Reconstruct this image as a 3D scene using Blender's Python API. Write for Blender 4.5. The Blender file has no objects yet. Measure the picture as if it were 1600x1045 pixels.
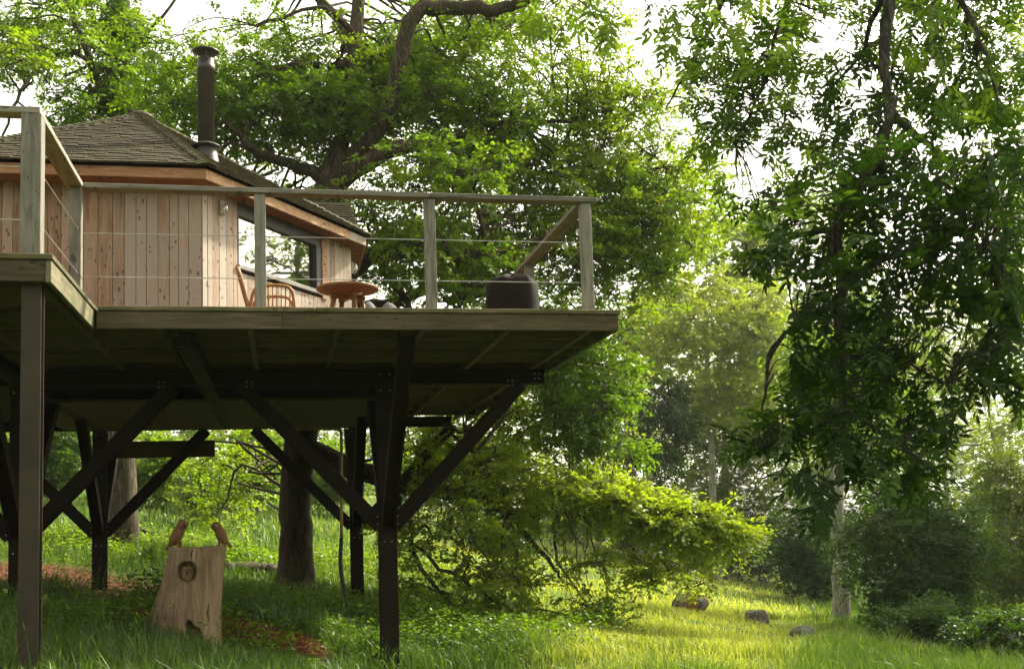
import bpy, bmesh, math, random
import numpy as np
from mathutils import Matrix, Vector

SC = bpy.context.scene
COL = SC.collection
R = np.random.default_rng(7)
random.seed(7)

# ------------------------------------------------------------------ camera
F_PX, IMG_W, IMG_H, SHIFT = 1758.3, 1600.0, 1045.0, 126.6
CR = np.array([0.979, -0.199, -0.031]); CF = np.array([0.2014, 0.9747, 0.0969])
CF = CF / np.linalg.norm(CF); CR = CR - CF * (CR @ CF); CR /= np.linalg.norm(CR); CU = np.cross(CR, CF)
cam_d = bpy.data.cameras.new("camera"); cam = bpy.data.objects.new("camera", cam_d); COL.objects.link(cam)
cam.matrix_world = Matrix(((CR[0], CU[0], -CF[0], 0), (CR[1], CU[1], -CF[1], 0), (CR[2], CU[2], -CF[2], 0), (0, 0, 0, 1)))
cam_d.sensor_width = 36; cam_d.lens = 36 * F_PX / IMG_W; cam_d.shift_y = SHIFT / IMG_W
cam_d.clip_start = 0.1; cam_d.clip_end = 1500
SC.camera = cam
cam_d.dof.use_dof = True; cam_d.dof.focus_distance = 12.5; cam_d.dof.aperture_fstop = 5.0

# ------------------------------------------------------------------ sky, sun, exposure
SUN_DIR = Vector((0.66, 0.43, 0.70)).normalized()
world = bpy.data.worlds.new("World"); SC.world = world; world.use_nodes = True
wn = world.node_tree; wn.nodes.clear()
sky = wn.nodes.new("ShaderNodeTexSky"); sky.sky_type = 'NISHITA'; sky.sun_disc = False
sky.sun_elevation = math.asin(SUN_DIR.z); sky.sun_rotation = math.atan2(SUN_DIR.x, SUN_DIR.y)
sky.dust_density = 4.0; sky.air_density = 1.0; sky.ozone_density = 1.0
hs = wn.nodes.new("ShaderNodeHueSaturation"); hs.inputs['Saturation'].default_value = 0.10
bg = wn.nodes.new("ShaderNodeBackground"); bg.inputs['Strength'].default_value = 0.15
wo = wn.nodes.new("ShaderNodeOutputWorld")
wt = wn.nodes.new("ShaderNodeMixRGB"); wt.blend_type = 'MULTIPLY'; wt.inputs[0].default_value = 1.0; wt.inputs[2].default_value = (1.0, 0.955, 0.80, 1)
wn.links.new(sky.outputs[0], hs.inputs['Color']); wn.links.new(hs.outputs[0], wt.inputs[1]); wn.links.new(wt.outputs[0], bg.inputs['Color']); wn.links.new(bg.outputs[0], wo.inputs[0])
sun_d = bpy.data.lights.new("sun", 'SUN'); sun_d.energy = 3.5; sun_d.angle = math.radians(3.0); sun_d.color = (1.0, 0.91, 0.73)
sun = bpy.data.objects.new("sun", sun_d); COL.objects.link(sun)
sun.rotation_euler = (-SUN_DIR).to_track_quat('-Z', 'Y').to_euler(); sun.location = (10, 20, 40)
SC.view_settings.view_transform = 'Standard'; SC.view_settings.look = 'None'
SC.view_settings.exposure = 1.66; SC.view_settings.gamma = 1.0; SC.view_settings.use_curve_mapping = False
HAZE = 0.00025
SC.cycles.volume_bounces = 0
SC.cycles.max_bounces = 9; SC.cycles.diffuse_bounces = 4; SC.cycles.glossy_bounces = 3
SC.cycles.transmission_bounces = 6; SC.cycles.transparent_max_bounces = 6
SC.cycles.use_denoising = True; SC.cycles.caustics_reflective = False; SC.cycles.caustics_refractive = False

# ------------------------------------------------------------------ helpers: places
def ray(px, py):
    return CF + CR * (px - 800) / F_PX + CU * ((522.5 + SHIFT) - py) / F_PX
def at(px, py, Y):
    d = ray(px, py); return d * (Y / d[1])
def ss(a, b, x):
    t = np.clip((np.asarray(x, float) - a) / (b - a), 0, 1); return t * t * (3 - 2 * t)
def gz(X, Y):
    X = np.asarray(X, float); Y = np.asarray(Y, float)
    z = -0.77 - 0.122 * 25 * np.tanh(X / 25) - 0.0174 * np.minimum(Y, 90)
    w = 1 - ss(0.05, 0.60, X / np.maximum(Y, 1.0))
    up = np.maximum(0, Y - 18); z = z + 0.10 * w * np.where(up < 40, up, 40 + (up - 40) * 0.35)
    z = z - 0.05 * np.maximum(0, 13 - Y)
    z = z - 0.62 * np.exp(-((X - 1.7) ** 2 / 2.0 + (Y - 11) ** 2 / 8))
    z = z + 0.035 * np.sin(X * 1.3 + 0.7) * np.sin(Y * 1.1) + 0.02 * np.sin(X * 3.1 + Y * 2.3)
    return z
def ground(px, py):
    d = ray(px, py); t = np.linspace(4, 140, 6000); P = d[None, :] * (t / d[1])[:, None]
    k = np.argmax(P[:, 2] < gz(P[:, 0], P[:, 1]))
    p = P[k].copy(); p[2] = float(gz(p[0], p[1])); return p
def fbm(X, Y, s, seed=0):
    r = np.random.default_rng(seed); v = 0
    for k in range(5):
        a = r.uniform(0, 6.28); f = s * 1.7 ** k; p1, p2 = r.uniform(0, 6.28, 2)
        v = v + np.sin((X * math.cos(a) + Y * math.sin(a)) * f + p1) * np.sin((Y * math.cos(a) - X * math.sin(a)) * f * 0.9 + p2) * 0.62 ** k
    return v

# ------------------------------------------------------------------ helpers: materials
def lin(c): return (c[0], c[1], c[2], 1.0)
class NT:
    def __init__(s, name):
        s.m = bpy.data.materials.new(name); s.m.use_nodes = True; s.t = s.m.node_tree; s.t.nodes.clear()
        s.out = s.t.nodes.new("ShaderNodeOutputMaterial")
    def n(s, typ, **kw):
        nd = s.t.nodes.new("ShaderNode" + typ)
        for k, v in kw.items():
            if hasattr(nd, k): setattr(nd, k, v)
            else: nd.inputs[k].default_value = v
        return nd
    def l(s, a, b): s.t.links.new(a, b)
    def ramp(s, fac, stops):
        r = s.n("ValToRGB"); e = r.color_ramp.elements
        e[0].position, e[0].color = stops[0][0], lin(stops[0][1]); e[1].position, e[1].color = stops[-1][0], lin(stops[-1][1])
        for p, c in stops[1:-1]:
            x = e.new(p); x.color = lin(c)
        s.l(fac, r.inputs[0]); return r.outputs[0]
    def mix(s, fac, a, b, mode='MIX'):
        m = s.n("MixRGB", blend_type=mode)
        for k, v in ((0, fac), (1, a), (2, b)):
            if isinstance(v, bpy.types.NodeSocket): s.l(v, m.inputs[k])
            elif k == 0: m.inputs[0].default_value = v
            else: m.inputs[k].default_value = lin(v)
        return m.outputs[0]
    def math(s, op, a, b=0.0):
        m = s.n("Math", operation=op)
        for k, v in ((0, a), (1, b)):
            if isinstance(v, bpy.types.NodeSocket): s.l(v, m.inputs[k])
            else: m.inputs[k].default_value = v
        return m.outputs[0]
    def coords(s, scale, rnd=0.0, obj=False):
        src = s.n("TexCoord").outputs['Object'] if obj else s.n("NewGeometry").outputs['Position']
        if rnd:
            oi = s.n("ObjectInfo"); m = s.n("Math", operation='MULTIPLY'); m.inputs[1].default_value = rnd; s.l(oi.outputs['Random'], m.inputs[0])
            ad = s.n("VectorMath", operation='ADD'); s.l(src, ad.inputs[0]); s.l(m.outputs[0], ad.inputs[1]); src = ad.outputs[0]
        mp = s.n("Mapping"); mp.inputs['Scale'].default_value = scale; s.l(src, mp.inputs[0]); return mp.outputs[0]
    def noise(s, vec, scale, detail=4.0, rough=0.55, dist=0.0):
        n = s.n("TexNoise"); n.inputs['Scale'].default_value = scale; n.inputs['Detail'].default_value = detail
        n.inputs['Roughness'].default_value = rough; n.inputs['Distortion'].default_value = dist; s.l(vec, n.inputs['Vector']); return n.outputs[0]
    def finish(s, color, rough=0.6, bump=None, bump_d=0.01, metal=0.0, spec=0.4):
        b = s.n("BsdfPrincipled"); b.inputs['Metallic'].default_value = metal; b.inputs['Specular IOR Level'].default_value = spec
        if isinstance(color, bpy.types.NodeSocket): s.l(color, b.inputs['Base Color'])
        else: b.inputs['Base Color'].default_value = lin(color)
        if isinstance(rough, bpy.types.NodeSocket): s.l(rough, b.inputs['Roughness'])
        else: b.inputs['Roughness'].default_value = rough
        if bump is not None:
            bp = s.n("Bump"); bp.inputs['Strength'].default_value = 1.0; bp.inputs['Distance'].default_value = bump_d
            s.l(bump, bp.inputs['Height']); s.l(bp.outputs[0], b.inputs['Normal'])
        s.l(b.outputs[0], s.out.inputs[0]); return s.m

def wood(name, c0, c1, c2, axis='z', knots=True, moss=0.0, rnd=37.0, rough=0.75, vary=0.5, grey=None):
    t = NT(name); k = {'x': (0.10, 1, 1), 'y': (1, 0.10, 1), 'z': (1, 1, 0.10)}[axis]
    kk = {'x': (0.45, 1, 1), 'y': (1, 0.45, 1), 'z': (1, 1, 0.5)}[axis]
    v = t.coords(k, rnd)
    g = t.noise(v, 22, 6, 0.6, 1.2)
    col = t.ramp(g, [(0.28, c0), (0.5, c1), (0.72, c2)])
    big = t.noise(v, 2.5, 3, 0.5)
    oi = t.n("ObjectInfo")
    mixf = t.math('ADD', t.math('MULTIPLY', oi.outputs['Random'], vary), t.math('MULTIPLY', big, 0.4))
    hv = t.n("HueSaturation"); t.l(col, hv.inputs['Color']); t.l(t.math('ADD', mixf, 0.55), hv.inputs['Value']); col = hv.outputs[0]
    if grey is not None:   # silvered patches
        gn = t.noise(t.coords(kk, rnd * 1.7), 1.3, 4, 0.6)
        gf = t.ramp(t.math('ADD', gn, t.math('MULTIPLY', t.math('SUBTRACT', oi.outputs['Random'], 0.5), 0.35)), [(0.36, (0, 0, 0)), (0.62, (1, 1, 1))])
        col = t.mix(t.math('MULTIPLY', gf, 0.85), col, grey)
    if knots:
        vo = t.n("TexVoronoi", feature='F1', voronoi_dimensions='2D'); vo.inputs['Scale'].default_value = 12.0
        sp = t.n("SeparateXYZ"); cb = t.n("CombineXYZ"); t.l(t.coords(kk, rnd), sp.inputs[0])
        t.l(sp.outputs['Y' if axis == 'y' else 'X'], cb.inputs[0]); t.l(sp.outputs['Z'], cb.inputs[1]); t.l(cb.outputs[0], vo.inputs['Vector'])
        kd = t.math('ADD', vo.outputs['Distance'], t.math('MULTIPLY', t.math('SUBTRACT', t.noise(t.coords(kk, rnd * .7), 3.2, 2, 0.5), 0.47), 0.75))
        kf = t.ramp(kd, [(0.03, (1, 1, 1)), (0.09, (0, 0, 0))])
        col = t.mix(t.math('MULTIPLY', kf, 0.7), col, (c0[0] * 0.35, c0[1] * 0.28, c0[2] * 0.25))
    if moss:
        mn = t.noise(t.coords((1, 1, 1), 0), 3.0, 5, 0.6)
        mf = t.ramp(mn, [(0.40, (0, 0, 0)), (0.60, (1, 1, 1))])
        col = t.mix(t.math('MULTIPLY', mf, moss), col, (0.058, 0.064, 0.015))
    return t.finish(col, rough, g, 0.004, spec=0.25)

def leafmat(name, dark, mid, lite, trans=0.46, gloss=0.05, tmul=(1.6, 1.75, 0.55)):
    t = NT(name); a = t.n("Attribute", attribute_name="tone")
    c = t.ramp(a.outputs['Fac'], [(0.0, dark), (0.5, mid), (1.0, lite)])
    d = t.n("BsdfDiffuse"); t.l(c, d.inputs[0])
    tr = t.n("BsdfTranslucent"); tc = t.mix(1.0, c, tmul, 'MULTIPLY'); t.l(tc, tr.inputs[0])
    m = t.n("MixShader"); m.inputs[0].default_value = trans; t.l(d.outputs[0], m.inputs[1]); t.l(tr.outputs[0], m.inputs[2])
    g = t.n("BsdfGlossy"); g.inputs['Roughness'].default_value = 0.42; g.inputs[0].default_value = (0.9, 0.95, 0.9, 1)
    m2 = t.n("MixShader"); m2.inputs[0].default_value = gloss; t.l(m.outputs[0], m2.inputs[1]); t.l(g.outputs[0], m2.inputs[2])
    t.l(m2.outputs[0], t.out.inputs[0]); return t.m

def barkmat(name, a, b, moss=(0.06, 0.08, 0.02), mossf=0.4, scale=14, zs=0.13, crk=0.29):
    t = NT(name); v = t.coords((1, 1, zs)); n = t.noise(v, scale * 1.3, 8, 0.62, 0.9); n2 = t.noise(t.coords((1, 1, zs * 2.5)), scale * 0.45, 5, 0.6, 0.5)
    rg = t.math('ABSOLUTE', t.math('SUBTRACT', n, 0.5)); cr = t.ramp(rg, [(0.0, (crk, crk * .96, crk * .9)), (0.09, (1, 1, 1))])
    c = t.mix(1.0, t.ramp(n2, [(0.3, a), (0.7, b)]), cr, 'MULTIPLY')
    mf = t.ramp(t.noise(t.coords((1, 1, 0.6)), 2.2, 5, 0.6), [(0.45, (0, 0, 0)), (0.65, (1, 1, 1))])
    c = t.mix(t.math('MULTIPLY', mf, mossf), c, moss)
    return t.finish(c, 0.9, t.math('ADD', n, t.math('MULTIPLY', cr, 0.5)), 0.03, spec=0.15)

M = {}
M['clad'] = wood("larch_cladding", (0.14, 0.075, 0.042), (0.275, 0.17, 0.105), (0.36, 0.25, 0.165), 'z', vary=0.75, grey=(0.285, 0.25, 0.205))
M['clad2'] = wood("larch_cladding_silvered", (0.22, 0.135, 0.08), (0.36, 0.265, 0.19), (0.44, 0.35, 0.27), 'z', vary=0.35, grey=(0.37, 0.33, 0.285))
M['fasx'] = wood("larch_fascia_x", (0.14, 0.065, 0.03), (0.25, 0.13, 0.065), (0.32, 0.195, 0.11), 'x')
M['fasd'] = wood("larch_fascia_d", (0.18, 0.095, 0.05), (0.30, 0.18, 0.10), (0.40, 0.27, 0.165), 'y')
M['soff'] = wood("soffit_wood", (0.12, 0.05, 0.02), (0.22, 0.10, 0.04), (0.27, 0.14, 0.06), 'x')
G0, G1, G2 = (0.11, 0.10, 0.08), (0.21, 0.195, 0.16), (0.29, 0.27, 0.23)
M['railx'] = wood("weathered_rail_x", G0, G1, G2, 'x', moss=0.15); M['raily'] = wood("weathered_rail_y", G0, G1, G2, 'y', moss=0.12)
M['post'] = wood("weathered_post", (0.11, 0.10, 0.08), (0.225, 0.21, 0.175), (0.30, 0.28, 0.24), 'z', moss=0.25)
D0, D1, D2 = (0.036, 0.026, 0.014), (0.088, 0.066, 0.038), (0.145, 0.112, 0.07)
M['deckx'] = wood("deck_fascia_x", D0, D1, D2, 'x', moss=0.3); M['decky'] = wood("deck_fascia_y", (0.07, 0.06, 0.035), (0.14, 0.125, 0.075), (0.20, 0.18, 0.12), 'y', moss=0.6)
M['edge'] = wood("deck_edge_mossy", (0.06, 0.05, 0.025), (0.12, 0.10, 0.05), (0.17, 0.14, 0.08), 'x', moss=0.8)
M['joist'] = wood("joist_timber", (0.06, 0.037, 0.015), (0.105, 0.067, 0.029), (0.15, 0.10, 0.046), 'x', knots=False, moss=0.3)
M['board'] = wood("deck_board", (0.034, 0.015, 0.004), (0.068, 0.032, 0.010), (0.105, 0.054, 0.019), 'y', vary=1.2)
M['ply'] = wood("floor_ply", (0.065, 0.045, 0.017), (0.09, 0.064, 0.025), (0.115, 0.084, 0.036), 'x', knots=False, vary=0.1)
M['shing'] = wood("shingle", (0.014, 0.009, 0.005), (0.029, 0.020, 0.010), (0.050, 0.035, 0.017), 'z', knots=False, moss=0.4, vary=1.0)
M['hip'] = wood("hip_shingle", (0.05, 0.045, 0.03), (0.095, 0.085, 0.055), (0.14, 0.125, 0.085), 'z', knots=False, moss=0.6, vary=0.8)
M['rattan'] = wood("rattan", (0.20, 0.085, 0.028), (0.32, 0.145, 0.05), (0.40, 0.21, 0.08), 'z', knots=False, vary=0.3, rough=0.45)
M['table'] = wood("table_wood", (0.13, 0.055, 0.017), (0.21, 0.095, 0.03), (0.28, 0.14, 0.05), 'x', knots=False, vary=0.2, rough=0.5)
M['owl'] = wood("owl_wood", (0.09, 0.044, 0.018), (0.165, 0.085, 0.036), (0.22, 0.125, 0.056), 'z', knots=False, vary=0.3)
M['owlface'] = wood("owl_face_wood", (0.15, 0.085, 0.04), (0.24, 0.15, 0.075), (0.30, 0.20, 0.11), 'z', knots=False, vary=0.2)
def simple(name, c, rough=0.5, metal=0.0, var=0.25, scale=8.0, spec=0.4, bump=0.002):
    t = NT(name); n = t.noise(t.coords((1, 1, 1), 11.0), scale, 6, 0.6)
    col = t.ramp(n, [(0.3, tuple(x * (1 - var) for x in c)), (0.7, tuple(min(1, x * (1 + var)) for x in c))])
    return t.finish(col, t.math('ADD', t.math('MULTIPLY', n, 0.25), rough - 0.12), n, bump, metal, spec)
M['steel'] = simple("brown_steel_shaded", (0.012, 0.0078, 0.0045), 0.7, 0.0, 0.4, 6, 0.12)  # darkened copy: the shade under the deck is put into the colour
M['steel_lit'] = simple("brown_steel_lit", (0.040, 0.031, 0.020), 0.62, 0.0, 0.3, 5, 0.2)  # lighter copy: light on the near column's front is put into the colour
M['bolt'] = simple("zinc_bolt", (0.24, 0.23, 0.21), 0.5, 0.6)
M['flue'] = simple("flue_enamel", (0.055, 0.047, 0.040), 0.42, 0.3, 0.25, 5)
M['wire'] = simple("steel_wire", (0.55, 0.55, 0.53), 0.35, 0.9)
M['frame'] = simple("window_frame_grey", (0.035, 0.035, 0.034), 0.5)
M['sill'] = simple("sill_grey", (0.20, 0.19, 0.175), 0.45)
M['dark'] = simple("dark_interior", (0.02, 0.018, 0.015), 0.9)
M['rubber'] = simple("black_rubber", (0.015, 0.014, 0.013), 0.6)
M['pipe'] = simple("amber_pipe", (0.20, 0.13, 0.04), 0.5)
M['cover'] = simple("dark_brown_cover", (0.013, 0.009, 0.007), 0.85, 0, 0.35, 12, 0.12, 0.004)
M['cloth'] = simple("pale_grey_cloth", (0.10, 0.093, 0.105), 0.9, 0, 0.1, 20)
M['white'] = simple("white_label", (0.75, 0.73, 0.68), 0.6, 0, 0.05)
M['brass'] = simple("weathered_bronze", (0.30, 0.26, 0.19), 0.4, 0.7)
M['socket'] = simple("black_socket", (0.012, 0.012, 0.012), 0.45)
M['black'] = simple("charred_black", (0.012, 0.009, 0.007), 0.8)
M['eye'] = simple("owl_eye", (0.012, 0.008, 0.006), 0.2)
M['void'] = simple("hollow_dark_wood", (0.05, 0.032, 0.018), 0.9)
def glassmat(name, refl, tint):
    t = NT(name); tr = t.n("BsdfTransparent"); tr.inputs[0].default_value = lin(tint); g = t.n("BsdfGlossy"); g.inputs['Roughness'].default_value = 0.015
    n = t.noise(t.coords((1, 1, 1)), 0.9, 2); bp = t.n("Bump"); bp.inputs['Distance'].default_value = 0.004; t.l(n, bp.inputs['Height']); t.l(bp.outputs[0], g.inputs['Normal'])
    m = t.n("MixShader"); m.inputs[0].default_value = refl; t.l(tr.outputs[0], m.inputs[1]); t.l(g.outputs[0], m.inputs[2]); t.l(m.outputs[0], t.out.inputs[0]); return t.m
M['glass'] = glassmat("window_glass", 0.45, (0.5, 0.52, 0.5)); M['bulb'] = glassmat("bulb_glass", 0.28, (0.93, 0.93, 0.9))
M['stone'] = barkmat("mossy_stone", (0.12, 0.115, 0.10), (0.32, 0.30, 0.26), (0.26, 0.115, 0.026), 0.85, 7, 0.8)
M['stoneg'] = barkmat("grey_stone", (0.16, 0.155, 0.145), (0.36, 0.35, 0.33), (0.12, 0.12, 0.05), 0.3, 7, 0.8)
M['stump'] = barkmat("bleached_stump_wood", (0.22, 0.155, 0.095), (0.34, 0.255, 0.165), (0.19, 0.125, 0.07), 0.5, 26, 0.06, 0.74)
M['oakbark'] = barkmat("oak_bark", (0.055, 0.040, 0.026), (0.15, 0.115, 0.08), mossf=0.35)
M['ivybark'] = barkmat("ivy_bark", (0.07, 0.055, 0.038), (0.19, 0.155, 0.11), mossf=0.6)
M['ashbark'] = barkmat("ash_bark", (0.04, 0.036, 0.028), (0.10, 0.09, 0.07), mossf=0.25)
M['palebark'] = barkmat("pale_bark", (0.27, 0.255, 0.21), (0.50, 0.48, 0.41), mossf=0.2, crk=.45)
M['oakleaf'] = leafmat("oak_leaf", (0.040, 0.086, 0.009), (0.105, 0.178, 0.013), (0.20, 0.25, 0.022), 0.52, 0.03, (1.7, 1.8, 0.45))
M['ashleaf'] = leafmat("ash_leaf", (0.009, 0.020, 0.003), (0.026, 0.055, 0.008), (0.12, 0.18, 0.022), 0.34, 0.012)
M['paleleaf'] = leafmat("pale_leaf", (0.08, 0.115, 0.022), (0.155, 0.195, 0.034), (0.26, 0.285, 0.055))
M['darkleaf'] = leafmat("dark_leaf", (0.016, 0.034, 0.007), (0.038, 0.075, 0.012), (0.09, 0.14, 0.020), 0.4, 0.02)
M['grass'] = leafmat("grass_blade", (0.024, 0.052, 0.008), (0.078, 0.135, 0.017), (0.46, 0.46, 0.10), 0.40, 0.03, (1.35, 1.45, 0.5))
M['litter'] = leafmat("leaf_litter", (0.10, 0.04, 0.018), (0.20, 0.085, 0.038), (0.30, 0.15, 0.075), 0.2, 0.03, (1.2, 1, .7))
def groundmat():
    t = NT("meadow_ground"); a = t.n("Attribute", attribute_name="soil")
    n = t.noise(t.coords((1, 1, 1)), 3.0, 8, 0.65)
    g = t.ramp(n, [(0.3, (0.022, 0.045, 0.010)), (0.55, (0.06, 0.105, 0.02)), (0.75, (0.13, 0.15, 0.04))])
    s = t.ramp(t.noise(t.coords((1, 1, 1)), 14, 8, 0.7), [(0.3, (0.06, 0.026, 0.013)), (0.6, (0.15, 0.07, 0.035)), (0.78, (0.27, 0.15, 0.08))])
    return t.finish(t.mix(a.outputs['Fac'], g, s), 0.95, n, 0.05, spec=0.1)
M['ground'] = groundmat()

# ------------------------------------------------------------------ helpers: objects
def tag(o, label=None, cat=None, group=None, kind=None):
    if label: o['label'] = label
    if cat: o['category'] = cat
    if group: o['group'] = group
    if kind: o['kind'] = kind
    return o
def thing(name, loc, label, cat, group=None):
    o = bpy.data.objects.new(name, None); COL.objects.link(o); o.location = tuple(float(v) for v in loc); o.empty_display_size = 0.2
    return tag(o, label, cat, group)
def link(name, me, mat=None, parent=None, loc=(0, 0, 0)):
    o = bpy.data.objects.new(name, me); COL.objects.link(o)
    if mat is not None and not me.materials: me.materials.append(mat)
    o.location = loc
    if parent is not None:
        parent_to(o, parent)
    return o
WM = {}
def parent_to(o, p):   # keeps o where it is: o's own transform stays in world space
    o.parent = p
    w = WM.get(p.name)
    if w is None: w = Matrix.Translation(p.location) if p.parent is None else Matrix.Identity(4)
    o.matrix_parent_inverse = w.inverted()
class MB:
    def __init__(s): s.v = []; s.f = []
    def add(s, V, Fc):
        b = len(s.v); s.v.extend([tuple(float(c) for c in v) for v in V]); s.f.extend([tuple(i + b for i in f) for f in Fc]); return s
    def box(s, c, size, rot=None):
        c = np.array(c, float); h = np.array(size, float) / 2; rot = np.eye(3) if rot is None else np.array(rot)
        V = [c + rot @ (h * np.array(q)) for q in ((-1, -1, -1), (1, -1, -1), (1, 1, -1), (-1, 1, -1), (-1, -1, 1), (1, -1, 1), (1, 1, 1), (-1, 1, 1))]
        return s.add(V, [(0, 3, 2, 1), (4, 5, 6, 7), (0, 1, 5, 4), (1, 2, 6, 5), (2, 3, 7, 6), (3, 0, 4, 7)])
    def tube(s, pts, rad, n=8, cap=True):
        P = np.array(pts, float); m = len(P); rad = np.full(m, rad) if np.isscalar(rad) else np.array(rad, float)
        T = np.gradient(P, axis=0); T /= np.linalg.norm(T, axis=1)[:, None] + 1e-9
        up = np.array([0, 0, 1.0]) if abs(T[0][2]) < 0.9 else np.array([1.0, 0, 0])
        a = np.cross(T[0], up); a /= np.linalg.norm(a); V = []
        for i in range(m):
            a = a - T[i] * (a @ T[i]); a /= np.linalg.norm(a) + 1e-9; b = np.cross(T[i], a)
            for k in range(n):
                th = 2 * math.pi * k / n; V.append(P[i] + rad[i] * (math.cos(th) * a + math.sin(th) * b))
        Fc = [(i * n + k, i * n + (k + 1) % n, (i + 1) * n + (k + 1) % n, (i + 1) * n + k) for i in range(m - 1) for k in range(n)]
        if cap: Fc += [tuple(range(n - 1, -1, -1)), tuple((m - 1) * n + k for k in range(n))]
        return s.add(V, Fc)
    def lathe(s, c, prof, n=24, sx=1, sy=1):
        V = [(c[0] + r * math.cos(2 * math.pi * k / n) * sx, c[1] + r * math.sin(2 * math.pi * k / n) * sy, c[2] + z) for r, z in prof for k in range(n)]
        m = len(prof); Fc = [(i * n + k, i * n + (k + 1) % n, (i + 1) * n + (k + 1) % n, (i + 1) * n + k) for i in range(m - 1) for k in range(n)]
        Fc += [tuple(range(n - 1, -1, -1)), tuple((m - 1) * n + k for k in range(n))]
        return s.add(V, Fc)
    def ell(s, c, r, rot=None, nu=14, nv=9):
        rot = np.eye(3) if rot is None else np.array(rot); c = np.array(c, float); V = []
        for j in range(1, nv):
            ph = math.pi * j / nv
            for i in range(nu):
                th = 2 * math.pi * i / nu
                V.append(c + rot @ (np.array([math.sin(ph) * math.cos(th), math.sin(ph) * math.sin(th), math.cos(ph)]) * np.array(r)))
        V += [c + rot @ np.array([0, 0, r[2]]), c - rot @ np.array([0, 0, r[2]])]
        m = nv - 1; t = m * nu
        Fc = [(j * nu + i, (j + 1) * nu + i, (j + 1) * nu + (i + 1) % nu, j * nu + (i + 1) % nu) for j in range(m - 1) for i in range(nu)]
        Fc += [(t, i, (i + 1) % nu) for i in range(nu)] + [(t + 1, (m - 1) * nu + (i + 1) % nu, (m - 1) * nu + i) for i in range(nu)]
        return s.add(V, Fc)
    def build(s, name, mat, parent=None, smooth=False, bevel=0.0):
        me = bpy.data.meshes.new(name); me.from_pydata(s.v, [], s.f); me.update()
        if smooth: me.polygons.foreach_set('use_smooth', [True] * len(me.polygons))
        o = link(name, me, M[mat] if isinstance(mat, str) else mat, parent)
        if bevel:
            b = o.modifiers.new("bevel", 'BEVEL'); b.width = bevel; b.segments = 1; b.limit_method = 'ANGLE'
        return o
UNIT = {}
def unit_box(name, mat, c, size, rot=None, parent=None):
    """a piece that shares one cube mesh with its alike pieces"""
    if mat not in UNIT:
        me = bpy.data.meshes.new("piece_" + mat); b = MB().box((0, 0, 0), (1, 1, 1)); me.from_pydata(b.v, [], b.f); me.materials.append(M[mat]); UNIT[mat] = me
    o = bpy.data.objects.new(name, UNIT[mat]); COL.objects.link(o)
    m3 = Matrix(np.array(rot).tolist()).to_4x4() if rot is not None else Matrix.Identity(4)
    W = Matrix.Translation(Vector([float(v) for v in c])) @ m3 @ Matrix.Diagonal((*[float(v) for v in size], 1))
    if parent is not None:
        parent_to(o, parent)
    o.matrix_basis = W; WM[o.name] = W; return o
def np_mesh(name, V, quads, mat, parent=None, tone=None, tris=None):
    me = bpy.data.meshes.new(name); V = np.ascontiguousarray(V, np.float32)
    nq = 0 if quads is None else len(quads); nt = 0 if tris is None else len(tris)
    me.vertices.add(len(V)); me.vertices.foreach_set('co', V.ravel())
    loops = np.concatenate([np.asarray(q, np.int32).ravel() for q in (quads, tris) if q is not None and len(q)])
    me.loops.add(len(loops)); me.loops.foreach_set('vertex_index', loops)
    st = np.concatenate([np.arange(nq) * 4, nq * 4 + np.arange(nt) * 3]).astype(np.int32)
    me.polygons.add(nq + nt); me.polygons.foreach_set('loop_start', st)
    me.update(calc_edges=True)
    if tone is not None:
        at_ = me.attributes.new("tone", 'FLOAT', 'POINT'); at_.data.foreach_set('value', np.ascontiguousarray(tone, np.float32))
    return link(name, me, M[mat], parent)

# ------------------------------------------------------------------ helpers: foliage
def unit(v): return v / (np.linalg.norm(v, axis=-1, keepdims=True) + 1e-9)
class Leaves:
    def __init__(s): s.V = []; s.T = []; s.n = 0
    def add(s, P, D, N, L, W, tone):
        n = len(P); D = unit(D); S = unit(np.cross(D, N)); N = np.cross(S, D)
        L = np.broadcast_to(L, (n,))[:, None]; W = np.broadcast_to(W, (n,))[:, None]
        mid = P + D * L * 0.45
        V = np.stack([P, mid + S * W * 0.5 + N * L * 0.10, P + D * L - N * L * 0.06, mid - S * W * 0.5 + N * L * 0.10], 1)
        s.V.append(V.reshape(-1, 3)); s.T.append(np.repeat(np.broadcast_to(tone, (n,)), 4)); s.n += n
    def build(s, name, mat, parent=None):
        V = np.concatenate(s.V); T = np.concatenate(s.T); q = np.arange(len(V)).reshape(-1, 4)
        return np_mesh(name, V, q, mat, parent, np.clip(T, 0, 1))
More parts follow.
